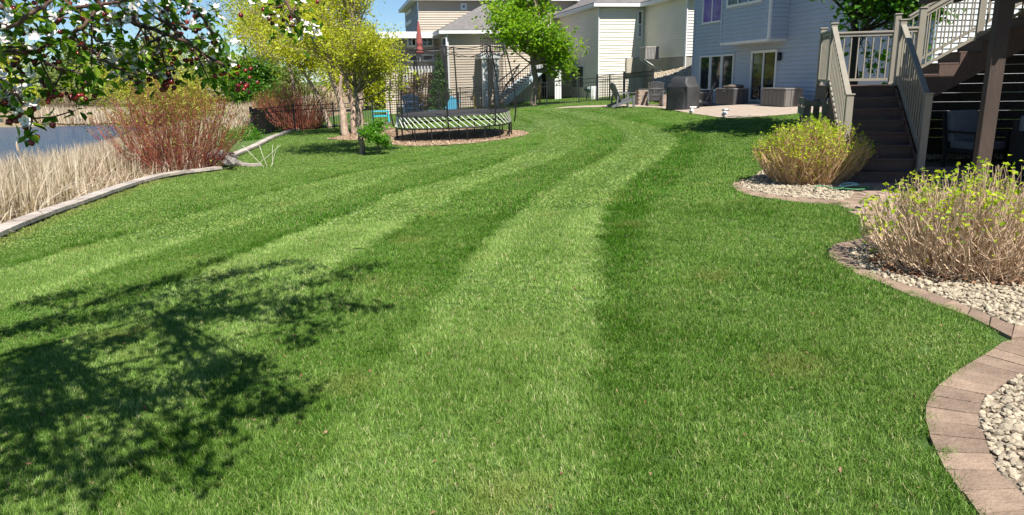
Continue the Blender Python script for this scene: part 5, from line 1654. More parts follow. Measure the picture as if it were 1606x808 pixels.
PL, PR = .0, WS
post(PL, 0, RISE, 1.30); post(PR, 0, RISE, 1.30)
post(PL, AL + .06, ZL, ZL + 1.02); post(PR, AL + .06, ZL, ZL + 1.04)
post(PL, AE - .06, ZL, ZL + 1.0); post(1.22, AE - .06, ZL, ZL + 1.2)
post(RL - .03, AU0 + .08, ZL, ZL + 1.22)
zr = ZL
rail((PL, .0, RISE + .12), (PL, AL + .06, ZL + .04), 14, top=.95)
rail((PR, .0, RISE + .12), (PR, AL + .06, ZL + .04), 14, top=.95)
rail((PL, AL + .06, ZL), (PL, AE - .06, ZL), 9)
rail((PL, AE - .06, ZL), (1.22, AE - .06, ZL), 10)
rail((PR, AL + .06, ZL), (RL - .03, AU0 + .08, ZL), 3)
for a in (AU0 + .08, AE - .06):
    rail((RL - .03, a, ZL + .16), (RL + 4 * RU, a, ZL + .16 + 4.1 * RISE), 10, top=.98)
    post(RL + 4 * RU, a, ZL + 4 * RISE + .02, ZL + 4 * RISE + 1.25)
    rail((RL + 4 * RU, a, ZL + .16 + 4.1 * RISE), (RL + NU * RU, a, ZL + .16 + 9.1 * RISE), 12, top=.98)
# weathered understructure of the landing
for (r, a) in ((-.02, AL + .12), (-.02, AE - .1), (RL - .1, AE - .1), (-.25, AL + .5), (-.25, AE - .1)):
    sbox('support_post', WEATHER, r - .05, r + .05, a - .05, a + .05, -.05, ZL - .25)
for z in (.35, .62, .9, ZL - .33):
    sbox('cross_board', WEATHER, -.33, -.29, AL + .42, AE + .02, z, z + .12)
sbox('cross_board', WEATHER, -.34, .0, AL + .40, AL + .44, ZL - .34, ZL - .26)

# deck overhead on its post (just above the picture)
dz = 2.86
dko = thing('raised_deck', 'raised wooden deck on a heavy brown post shading the patio at the right edge', 'deck', sp(1.17, -1.97, 0))
def dbox(name, m, *a, **k): return sbox(name, m, *a, parent=dko, **k)
dbox('support_post', POSTB, 1.10, 1.25, -2.04, -1.89, -.05, dz - .3)
dbox('support_post', POSTB, 6.2, 6.35, -2.04, -1.89, -.05, dz - .3)
dbox('beam', POSTB, 1.0, 6.6, -2.06, -1.87, dz - .3, dz - .245)
dbox('beam', POSTB, 1.02, 1.12, -1.87, .88, dz - .25, dz - .055)
for i in range(-4, 22):
    a = -2.12 + i * .14
    dbox('deck_board', TREAD, .95, 7.2, a, a + .134, dz - .03, dz)
for i in range(9):
    a = -2.12 + (22 + i) * .14
    dbox('deck_board', TREAD, 2.45, 7.2, a, a + .134, dz - .03, dz)
for i in range(8):
    a = -2.12 + (31 + i) * .14
    dbox('deck_board', TREAD, RL + NU * RU + .02, 7.2, a, a + .134, dz - .03, dz)
for i in range(11):
    dbox('joist', POSTB, 1.5 + i * .5, 1.54 + i * .5, -2.6, .9 if i < 2 else 2.1, dz - .24, dz - .035)
# slatted privacy wall under the upper flight
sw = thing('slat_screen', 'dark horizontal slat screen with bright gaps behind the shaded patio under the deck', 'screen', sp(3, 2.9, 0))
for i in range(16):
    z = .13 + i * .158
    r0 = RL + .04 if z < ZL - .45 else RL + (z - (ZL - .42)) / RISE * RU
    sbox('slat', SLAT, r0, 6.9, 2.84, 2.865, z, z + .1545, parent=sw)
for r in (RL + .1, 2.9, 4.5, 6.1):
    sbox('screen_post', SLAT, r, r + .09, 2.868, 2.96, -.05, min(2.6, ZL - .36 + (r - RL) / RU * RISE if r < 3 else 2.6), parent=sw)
# own house wall, mostly outside the picture, added to block light from the patio
oh = thing('house', 'own house wall added just outside the right edge to keep light off the patio', 'house', sp(7.2, 0, 0))
sbox('siding', SDW, 7.2, 7.5, -9, 2.9, -.1, 6, parent=oh)
# shaded seating
DARK = mat('dark_wicker', (.03, .028, .027), (.018, .017, .017), .7, 30, 4, .6, 80)
CUSH = mat('grey_cushion', (.20, .21, .23), (.16, .17, .19), .9, 10, 6, .3, 60)
ch = thing('patio_armchair', 'dark framed patio armchair with grey cushions in the shade under the deck', 'chair', sp(2.30, 1.55, .02), math.atan2(SB.y, SB.x) + .5)
for x in (-.31, .31):
    MB().box((x, -.28, .3), (.045, .045, .6)).build('leg', DARK, ch); MB().box((x, .3, .22), (.045, .045, .44)).build('leg', DARK, ch)
    MB().box((x, 0, .62), (.06, .64, .035)).build('armrest', DARK, ch, bevel=.01)
MB().box((0, 0, .32), (.62, .62, .05)).build('seat_frame', DARK, ch)
MB().box((0, -.02, .41), (.56, .56, .13)).build('seat_cushion', CUSH, ch, bevel=.03)
m_ = MB(); m_.box((0, .30, .70), (.56, .12, .52), M=Matrix.Rotation(-.18, 3, 'X')); m_.build('back_cushion', CUSH, ch, bevel=.03)
MB().box((0, .37, .62), (.64, .04, .62), M=Matrix.Rotation(-.18, 3, 'X')).build('back_frame', DARK, ch)
so2 = thing('wicker_sofa', 'dark wicker sofa with grey cushions behind the heavy deck post', 'sofa', sp(2.75, .4, .02), math.atan2(SB.y, SB.x))
MB().box((.5, 0, .21), (1.5, .8, .38)).build('base', DARK, so2, bevel=.02)
MB().box((.5, .36, .55), (1.5, .12, .62)).build('backrest', DARK, so2, bevel=.03)
for x in (-.2, 1.2): MB().box((x, 0, .45), (.12, .8, .5)).build('armrest', DARK, so2, bevel=.03)
for x in (.13, .85): MB().box((x, -.03, .47), (.68, .68, .14)).build('seat_cushion', CUSH, so2, bevel=.04)
for x in (.13, .85): MB().box((x, .26, .72), (.66, .14, .42)).build('back_cushion', CUSH, so2, bevel=.04)
# gravel strip under the screen
loft('gravel_strip', [sp(RL, 2.3, 0), sp(6.9, 2.3, 0)], [sp(RL, 3.4, 0), sp(6.9, 3.4, 0)], 20, 5, .04, M_['stone'])
n = 1400; R_ = rs.uniform(RL, 6.8, n); A_ = rs.uniform(2.3, 3.3, n)
pp = np.array([tuple(sp(a, b, 0)) for a, b in zip(R_, A_)]); pp[:, 2] = zfun(pp[:, 0], pp[:, 1]) + .05
gn_scatter('strip_stones', pp, rs.uniform(0, 6, (n, 3)), np.repeat(rs.uniform(.03, .06, (n, 1)), 3, 1), STONE_OBS)

# garden hose on the gravel by the stairs
hq = G(1331, 300)
HB = mat('hose_blue', (.35, .60, .62), None, .4); HG = mat('hose_green', (.07, .25, .10), None, .4)
ho = thing('garden_hose', 'pale blue and green garden hose loosely coiled on the gravel beside the stairs', 'hose', tuple(hq))
MB().tube([(.13 * math.cos(t * .45), .10 * math.sin(t * .45), .09 + .015 * math.sin(t * .7)) for t in range(16)], .011, 6).build('blue_coil', HB, ho, smooth_=True)
MB().tube([(-.5 + .05 * t, .12 * math.sin(t * .75) - .05, .07 + .01 * math.sin(t)) for t in range(15)], .009, 6).build('green_hose', HG, ho, smooth_=True)
MB().tube([(-.3 + .05 * t, -.16 + .07 * math.sin(t * .55 + 1), .06) for t in range(13)], .009, 6).build('green_hose', HG, ho, smooth_=True)

# ================================================================== trampoline
tz = zg(-2.1, 27.9)
tp_ = thing('trampoline', 'large oval black trampoline with white spring rods and a black safety net', 'trampoline', (-2.12, 27.9, tz + .03), -.03)
tp_.rotation_euler = (.025, -.022, -.03)
BLK = M_['black_metal']; WHT = mat('rod_white', (.80, .82, .80), None, .35)
MATM = mat('jump_mat', (.035, .034, .036), (.05, .048, .05), .8, 4, 3)
netm = bpy.data.materials.new('safety_net'); netm.use_nodes = True
_nt = netm.node_tree; _tr = _nt.nodes.new('ShaderNodeBsdfTransparent'); _ms = _nt.nodes.new('ShaderNodeMixShader'); _ms.inputs[0].default_value = .17
_nt.nodes['Principled BSDF'].inputs['Base Color'].default_value = (.02, .02, .02, 1)
_nt.links.new(_tr.outputs[0], _ms.inputs[1]); _nt.links.new(_nt.nodes['Principled BSDF'].outputs[0], _ms.inputs[2]); _nt.links.new(_ms.outputs[0], _nt.nodes['Material Output'].inputs['Surface'])
def se(t, a, b, e=2.5):
    c, s = math.cos(t), math.sin(t)
    return (math.copysign(abs(c) ** (2 / e), c) * a, math.copysign(abs(s) ** (2 / e), s) * b)
LA, LB = 2.2, 1.75; ZM, ZF = .93, .50
def ring(a, b, z, n=64):
    # even arc-length points
    raw = [se(2 * PI * i / 720, a, b) for i in range(721)]
    s = [0]
    for p, q in zip(raw[:-1], raw[1:]): s.append(s[-1] + math.hypot(q[0] - p[0], q[1] - p[1]))
    out = []; j = 0
    for i in range(n):
        t = s[-1] * i / n
        while s[j + 1] < t: j += 1
        f = (t - s[j]) / (s[j + 1] - s[j] + 1e-9)
        out.append(Vector((raw[j][0] * (1 - f) + raw[j + 1][0] * f, raw[j][1] * (1 - f) + raw[j + 1][1] * f, z)))
    return out
rm = ring(LA * .97, LB * .97, ZM); rf = ring(LA, LB, ZF)
m_ = MB(); m_.poly([tuple(p) for p in rm]); m_.poly([(p.x, p.y, ZM - .015) for p in rm][::-1])
for i in range(64):
    a, b = rm[i], rm[(i + 1) % 64]; m_.quad((a.x, a.y, ZM), (a.x, a.y, ZM - .015), (b.x, b.y, ZM - .015), (b.x, b.y, ZM))
m_.build('jumping_mat', MATM, tp_)
MB().tube(rm + [rm[0]], .022, 6).build('mat_edge', BLK, tp_)
MB().tube(rf + [rf[0]], .030, 8).build('frame', BLK, tp_, smooth_=True)
NR = 56
ra, rb = ring(LA * .975, LB * .975, ZM - .02, NR), ring(LA, LB, ZF + .03, NR)
for i in range(NR):
    # every rod leans sideways along the rim
    MB().bar(ra[i], rb[(i + 2) % NR] if True else rb[i], .022, .022).build('spring_rod', WHT, tp_)
lg = ring(LA, LB, 0, 20)
for i, p in enumerate(lg):
    MB().tube([(p.x, p.y, -.06), (p.x, p.y, ZF)], .024, 6).build('leg', BLK, tp_)
ZT = 3.35
top = ring(LA * .93, LB * .93, ZT, 8)
bot = ring(LA * .985, LB * .985, ZM, 8); fro = ring(LA * 1.06, LB * 1.06, ZF, 8)
net_top = []; seg = 10
for i in range(8):
    a, b = top[(i) % 8], top[(i + 1) % 8]
    for k in range(seg):
        t = k / seg; p = a.lerp(b, t); p.z -= .42 * t * (1 - t); 
        s_ = 1 + .10 * math.sin(PI * t); net_top.append(Vector((p.x * s_, p.y * s_, p.z)))
MB().tube(net_top + [net_top[0]], .016, 5).build('top_rope', BLK, tp_)
low = [Vector((p.x, p.y, p.z - .18 - .12 * abs(math.sin(PI * (i % seg) / seg)))) for i, p in enumerate(net_top)]
MB().tube(low + [low[0]], .014, 5).build('top_rope', BLK, tp_)
for i in range(8):
    B = fro[i]; T = top[i]
    MB().tube(bez(B, Vector((B.x * 1.10, B.y * 1.10, 1.5)), T + Vector((0, 0, .05)), 10), .028, 6).build('net_pole', BLK, tp_, smooth_=True)
    MB().tube([bot[i], bot[i].lerp(T, .5) * 1.0, T], .018, 4).build('net_seam', BLK, tp_)
nb = ring(LA * .95, LB * .95, ZM + .01, 8 * seg)
rsn = random.Random(3)
mbn = MB(); rows = 8
for j in range(rows + 1):
    for i in range(8 * seg):
        p = nb[i].lerp(net_top[i], j / rows); f = 1 + .02 * math.sin(i * 1.9) * math.sin(PI * j / rows) - .05 * math.sin(PI * j / rows)
        mbn.v.append((p.x * f, p.y * f, p.z))
nn_ = 8 * seg
for j in range(rows):
    for i in range(nn_):
        mbn.f.append((j * nn_ + i, j * nn_ + (i + 1) % nn_, (j + 1) * nn_ + (i + 1) % nn_, (j + 1) * nn_ + i))
mbn.build('safety_net', netm, tp_)
# gathered net opening at the right end
m_ = MB()
for i in range(9):
    a = .12 + .055 * i; x, y = se(-a, LA * .95, LB * .95)
    m_.tube([(x * 1.0, y, ZM), (x * .93, y * .8, 1.7 + .05 * i), (x * .96, y * .9, ZT - .35)], .022, 4)
m_.build('gathered_net', netm, tp_)

# ================================================================== patio furniture
def adirondack(lab, loc, rz, m, group='grey slatted armchairs round the fire pit', s=1.0):
    t = thing('adirondack_chair', lab, 'chair', loc, rz, group)
    t.scale = (s, s, s)
    for i in range(7):
        x = -.27 + i * .09; hh = .86 + .10 * math.cos((i - 3) / 3 * 1.3)
        R = Matrix.Rotation(.0, 3, 'X')
        a = Vector((x * .8, .18, .22)); b = Vector((x * 1.1, .18 + .36, .22 + hh * .82))
        MB().bar(a, b, .078, .02, up=(0, -1, .4)).build('back_slat', m, t)
    for i in range(6):
        y = -.30 + i * .085; MB().box((0, y, .36 - (y + .3) * .28), (.54, .078, .02), M=Matrix.Rotation(-.26, 3, 'X')).build('seat_slat', m, t)
    for sx in (-1, 1):
        MB().box((sx * .31, -.32, .29), (.03, .10, .58)).build('front_leg', m, t)
        MB().bar((sx * .29, -.36, .34), (sx * .29, .62, .05), .03, .11).build('side_rail', m, t)
        MB().box((sx * .33, .0, .59), (.13, .76, .022)).build('armrest', m, t, bevel=.006)
        MB().bar((sx * .30, .36, .56), (sx * .30, .42, .1), .03, .06).build('arm_support', m, t)
    MB().bar((-.3, .29, .47), (.3, .29, .47), .03, .06).build('back_brace', m, t)
    MB().bar((-.33, .42, .72), (.33, .42, .72), .025, .05).build('back_brace', m, t)
    return t


GREYW = mat('grey_polywood', (.15, .155, .165), (.12, .125, .135), .55, 5)
BLUEW = mat('blue_polywood', (.05, .10, .22), (.04, .08, .18), .55, 5)
TEAL = mat('turquoise_plastic', (.05, .48, .60), (.04, .42, .54), .4, 4)
SKYB = mat('sky_blue_plastic', (.10, .42, .62), (.08, .36, .55), .4, 4)
q = G(980, 171); adirondack('grey slatted armchair facing right at the lawn edge of the patio, leftmost of three', (q.x, 30.4, zg(q.x, 30.4) + .03), PI / 2 + .25, GREYW)
q = P(1027, 168, 31.5); adirondack('grey slatted armchair seen from behind between the brick pillar and the covered grill', (q.x, q.y, zg(q.x, q.y) + .03), PI - .15, GREYW, s=1.02)
q = P(1099, 165, 30.5); adirondack('grey slatted armchair facing left, half hidden behind the covered grill', (q.x, q.y, zg(q.x, q.y) + .03), -PI / 2 - .2, GREYW)
# brick pillars with stone cap
BR = mat('tan_brick', (.42, .33, .26), (.30, .23, .18), .9, 6, 6, .5, 40, objrand=.2)
CAP = mat('dark_cap', (.07, .065, .06), None, .7)
def pillar(lab, px, Y, h_, wd=.42):
    q = P(px, 160, Y); z0 = zg(q.x, q.y)
    t = thing('brick_pillar', lab, 'pillar', (q.x, q.y, z0), math.atan2(u.y, u.x) + PI / 2, 'short tan brick pillars on the patio')
    n = int(h_ / .075)
    MB().box((0, 0, n * .075 / 2), (wd - .03, wd - .03, n * .075)).build('core', mat('mortar', (.3, .27, .24), None, .95) if 'mortar' not in bpy.data.materials else bpy.data.materials['mortar'], t)
    for k in range(n):
        for sd in range(4):
            for j in range(2):
                off = -wd / 4 + j * wd / 2 + (.03 if k % 2 else -.03)
                c = [(off, -wd / 2 + .02), (wd / 2 - .02, off), (-off, wd / 2 - .02), (-wd / 2 + .02, -off)][sd]
                MB().box((c[0], c[1], .0375 + k * .075), (wd / 2 - .012, .05, .067) if sd % 2 == 0 else (.05, wd / 2 - .012, .067)).build('brick', BR, t)
    MB().box((0, 0, n * .075 + .02), (wd + .03, wd + .03, .04)).build('cap', CAP, t)
pillar('short tan brick pillar between the two left grey armchairs', 1005.5, 32.0, .72)
pillar('short tan brick pillar behind the covered grill beside the triple window', 1106, 31.2, .72)
pillar('low tan brick pier just left of the covered grill', 1043, 31.3, .55, .36)
fp = P(1058, 168, 33.4)
t = thing('fire_pit', 'low round stone fire pit behind the grey armchairs', 'fire pit', (fp.x, fp.y, zg(fp.x, fp.y)))
for k in range(3):
    for i in range(14):
        a = 2 * PI * (i + k * .5) / 14; MB().box((.5 * math.cos(a), .5 * math.sin(a), .07 + k * .12), (.14, .21, .115), rz=a).build('block', BR, t)

# covered grill
GC = mat('cover_fabric', (.028, .028, .030), (.05, .05, .052), .6, 3, 5, .5, 9, spec=.5)
q = P(1070, 172, 27.6)
gr = thing('covered_grill', 'barbecue grill under a dark grey fabric cover at the patio edge', 'grill', (q.x, q.y, zg(q.x, q.y) + .03), math.atan2(u.y, u.x) + .35)
mbg = MB(); levels = [(0, .58, .36, 0), (.3, .57, .35, 0), (.6, .58, .36, 0), (.80, .60, .38, 0), (.86, .58, .37, 0), (.97, .43, .34, .02), (1.12, .40, .30, .03), (1.20, .34, .20, .04)]
NP = 40
for (z, a, b, off) in levels:
    for i in range(NP):
        t_ = 2 * PI * i / NP; x, y = se(t_, a, b, 6)
        fld = 1 + (.06 * math.sin(t_ * 9 + 1 + z * 2) + .03 * math.sin(t_ * 17 - z * 4)) * (1 - min(1, z / .9)) 
        mbg.v.append((x * fld, y * fld + off, z + .012 * math.sin(t_ * 5)))
for k in range(len(levels) - 1):
    for i in range(NP):
        mbg.f.append((k * NP + i, k * NP + (i + 1) % NP, (k + 1) * NP + (i + 1) % NP, (k + 1) * NP + i))
mbg.f.append(tuple((len(levels) - 1) * NP + i for i in range(NP)))
mbg.build('fabric_cover', GC, gr, smooth_=True)
for x in (-.55, .55): MB().tube([(x, -.3, -.02), (x, -.26, -.02)], .05, 8).build('caster', BLK, gr)
MB().tube([(-.60, -.365, .83), (0, -.375, .80), (.60, -.365, .83)], .012, 5).build('hem_strap', GC, gr)

# deck boxes
def deck_box(lab, px, py, Y, L, W, H, m, lidm):
    q = P(px, py, Y); t = thing('deck_box', lab, 'storage box', (q.x, q.y, zg(q.x, q.y) + .03), math.atan2(u.y, u.x), 'grey plastic deck boxes against the blue-grey house')
    # local x along the wall towards the viewer, near left corner at the origin
    n = 6
    MB().box((-L / 2, W / 2, H / 2), (L - .04, W - .04, H)).build('body', m, t)
    for i in range(n):
        MB().box((-L + (i + .5) * L / n, .0, H / 2), (L / n - .015, .03, H - .03)).build('side_panel', m, t, bevel=.004)
    for i in range(3):
        MB().box((-.0, (i + .5) * W / 3, H / 2), (.03, W / 3 - .015, H - .03)).build('end_panel', m, t, bevel=.004)
    MB().box((-L / 2, W / 2, H + .03), (L + .05, W + .05, .05)).build('lid', lidm, t, bevel=.012)
    MB().box((-L / 2, -.02, H - .05), (.2, .03, .05)).build('latch', lidm, t)
    return t
GB = mat('resin_dark', (.085, .08, .08), (.07, .066, .066), .5, 8); GB2 = mat('resin_taupe', (.17, .155, .14), (.14, .13, .12), .5, 8); LIDM = mat('resin_lid', (.20, .19, .18), None, .5)
b_x = deck_box('dark grey deck box with cushions on its lid, left of the patio door', 1150, 166, 27.8, 1.35, .62, .56, GB, LIDM)
deck_box('taupe-grey deck box to the right of the sliding patio door', 1230, 170, 24.3, 1.4, .66, .56, GB2, LIDM)
bl = thing('folded_cushion', 'rumpled brown cushions lying on the lid of the dark deck box', 'cushion', b_x.location + Vector((0, 0, .62)), b_x.rotation_euler.z)
MB().lathe((-.45, .3, 0), [(.30, 0), (.36, .05), (.33, .10), (.2, .13)], 10).build('cushion', mat('brown_fabric', (.12, .09, .07), (.2, .17, .14), .9, 12), bl, smooth_=True)
MB().lathe((-.95, .33, 0), [(.20, 0), (.26, .04), (.22, .08), (.1, .1)], 9).build('cushion', bpy.data.materials['brown_fabric'], bl, smooth_=True)

# landscape spotlights on stakes
for (px, py, Y, lab) in ((1084, 178, 24.5, 'small white garden spotlight at the patio edge by the grill'), (1135, 186, 21.4, 'small silvery garden spotlight at the patio edge, in front of the deck boxes')):
    q = P(px, py, Y); z0 = zg(q.x, q.y)
    t = thing('garden_spotlight', lab, 'spotlight', (q.x, q.y, z0), 0, 'garden spotlights at the patio edge')
    sv = mat('silver', (.62, .63, .64), None, .35, metal=.3) if 'silver' not in bpy.data.materials else bpy.data.materials['silver']
    MB().tube([(0, 0, -.05), (0, 0, .12)], .02, 6).build('stake', sv, t)
    MB().tube([(-.02, .05, .10), (.02, -.09, .17)], [.045, .06], 10).build('lamp_head', sv, t)
    MB().box((.05, .0, .24), (.22, .13, .015), M=Matrix.Rotation(-.4, 3, 'X')).build('solar_panel', sv, t)
    MB().bar((0, 0, .12), (.05, 0, .23), .02, .02).build('arm', sv, t)

# things in the next yard
q = gp(649, 40.5); adirondack('dark blue slatted garden chair seen through the trampoline net', q, PI - .1, BLUEW, 'coloured garden chairs in the next yard', 1.35)
q = gp(692, 41); tl = thing('sun_lounger', 'sky blue lounger with raised back seen through the trampoline net', 'lounger', q, .1)
MB().box((-.1, 0, .28), (1.25, .6, .07)).build('bed', SKYB, tl, bevel=.02)
MB().bar((.5, 0, .28), (.85, 0, .95), .6, .06, up=(0, 1, 0)).build('backrest', SKYB, tl)
for x in (-.62, .42):
    for y in (-.25, .25): MB().box((x, y, .14), (.06, .06, .28)).build('leg', SKYB, tl)
q = gp(597, 40); tt = thing('kids_table', 'turquoise plastic play table beyond the fence between the birch trunks', 'table', q, .2)
MB().box((0, 0, .62), (.95, .6, .06)).build('table_top', TEAL, tt, bevel=.02)
for x in (-.4, .4):
    for y in (-.24, .24): MB().bar((x, y, .6), (x * 1.1, y * 1.1, 0), .08, .08).build('leg', TEAL, tt)
MB().box((-.05, -.2, .38), (.8, .05, .1)).build('brace', TEAL, tt)
YEL = mat('yellow_post', (.62, .36, .06), (.5, .28, .05), .6, 6)
for (px, Y, h_, lab) in ((745, 41.5, .95, 'short yellow play post behind the trampoline'), (846.5, 42.5, 1.15, 'yellow post carrying a small dark bell-shaped feeder, right of the maple trunk')):
    q = gp(px, Y); t = thing('yellow_post', lab, 'post', q, 0, 'yellow posts in the next yard')
    MB().tube([(0, 0, -.1), (0, 0, h_)], .07, 8).build('post', YEL, t)
    MB().lathe((0, 0, -.02), [(.2, 0), (.2, .05), (.1, .08)], 10).build('base', GB, t)
    if h_ > 1: MB().lathe((0, 0, h_), [(.05, 0), (.2, .05), (.16, .2), (.12, .34), (.02, .42)], 8).build('feeder', BLK, t)
q = gp(932, 42); rbv = thing('rain_barrel', 'white rain barrel by the cream house corner behind the black fence', 'barrel', q)
MB().lathe((0, 0, 0), [(.24, -.02), (.28, .2), (.28, .55), (.25, .72), (.2, .74)], 10).build('barrel', M_['trim'], rbv)
q = gp(922.5, 42); kt = thing('kettle_grill', 'small dark green kettle grill beside the white rain barrel', 'grill', q)
MB().lathe((0, 0, .45), [(.05, 0), (.22, .06), (.24, .18), (.18, .3), (.04, .34)], 10).build('bowl', mat('dark_green', (.02, .05, .04), None, .4), kt)
for a in (0, 2.1, 4.2): MB().bar((.05 * math.cos(a), .05 * math.sin(a), .5), (.22 * math.cos(a), .22 * math.sin(a), 0), .025, .025).build('leg', BLK, kt)
# ================================================================== crabapple overhanging the left foreground
rc = random.Random(21); rcs = np.random.RandomState(21)
crab = thing('crabapple_tree', 'crabapple tree in blossom with dark red fruit, its branches hanging over the top left corner', 'tree', (-4.6, 1.1, zg(-4.6, 1.1)))
BK = mat('crabapple_bark', (.16, .085, .06), (.05, .03, .025), .7, 20, 6, .5, 60)
o_ = Vector(crab.location)
MB().tube([Vector((0, 0, -.1)), Vector((.05, .05, .8)), Vector((.1, .1, 1.5)), Vector((.35, .2, 2.0)), Vector((.8, .4, 2.6))], [.13, .10, .09, .08, .06], 9).build('trunk', BK, crab, smooth_=True)
fork = o_ + Vector((.35, .2, 2.0)); fork2 = o_ + Vector((.8, .4, 2.6))
br = MB(); LC = []; BC = []; FC_ = []      # leaf, berry and blossom places (world)


def cluster(p, r, n, nb, nf, flat=1.0):
    for _ in range(n): LC.append(p + Vector((rc.gauss(0, r), rc.gauss(0, r), rc.gauss(0, r * .8))))
    for _ in range(nb): BC.append(p + Vector((rc.gauss(0, r * .8), rc.gauss(0, r * .8), rc.gauss(0, r * .6) - .03)))
    for _ in range(nf): FC_.append(p + Vector((rc.gauss(0, r * .8), rc.gauss(0, r * .8), rc.gauss(0, r * .7))))


# branches in view, each at its own distance
BR_PX = [([(-260, 60), (-60, 84), (35, 82), (65, 75), (90, 66), (112, 58), (125, 45), (142, 31), (160, 10)], 2.55, .012),
         ([(-200, 20), (-40, 30), (22, 41), (54, 16), (79, 5), (110, -20)], 2.3, .010),
         ([(120, -60), (160, 10), (188, 29), (207, 33), (226, 41), (253, 52), (272, 58), (300, 72), (330, 90), (352, 104)], 2.8, .012),
         ([(-40, 84), (44, 73), (68, 93), (87, 108), (109, 113), (125, 122), (140, 132)], 2.5, .007),
         ([(112, 60), (122, 68), (140, 80), (163, 95), (185, 106), (215, 112), (250, 122)], 2.65, .007),
         ([(228, -30), (240, 8), (267, 44), (290, 60)], 2.9, .007),
         ([(200, 20), (218, 33), (234, 54), (250, 73), (261, 103), (267, 118)], 2.8, .006),
         ([(160, -40), (250, -10), (310, 20), (330, 50), (345, 80)], 3.0, .010),
         ([(330, -60), (400, -30), (440, -5), (460, 20), (475, 44)], 3.2, .010),
         ([(-80, 110), (0, 122), (12, 134), (25, 150), (45, 172), (58, 192)], 2.4, .007),
         ([(180, 26), (230, 24), (262, 36), (300, 46)], 2.85, .007),
         ([(0, 10), (60, 30), (120, 14), (200, 0)], 2.6, .010)]
for pts, Y, r in BR_PX:
    w3 = [P(x, y, Y + .12 * math.sin(i * 1.7)) for i, (x, y) in enumerate(pts)]
    c = [Vector(p) for p in catmull([p[:] for p in w3], 4)]
    n = len(c)
    for i in range(1, n - 1): c[i] += vrand(rc) * .006
    br.tube(c, [r * (1 - .6 * i / n) for i in range(n)], 7)
    st_ = c[0]; F0 = fork if st_.z < 2.3 else fork2
    if pts[0][0] < 200 and pts[0][0] < 0 or pts[0][1] < -10:
        br.tube(bez(F0, (F0 + st_) / 2 + Vector((0, 0, .25)), st_, 6), [r * 1.6, r * 1.5, r * 1.4, r * 1.3, r * 1.2, r * 1.1, r], 6)
    for i in range(2, n - 1, 2):
        if rc.random() < .75:
            d = (vrand(rc) + Vector((0, 0, -.1))).normalized(); E = c[i] + d * rc.uniform(.06, .16)
            br.tube([c[i], c[i].lerp(E, .5) + vrand(rc) * .01, E], [.004, .0032, .0022], 4); cluster(E, .022, 7, 0, 0)
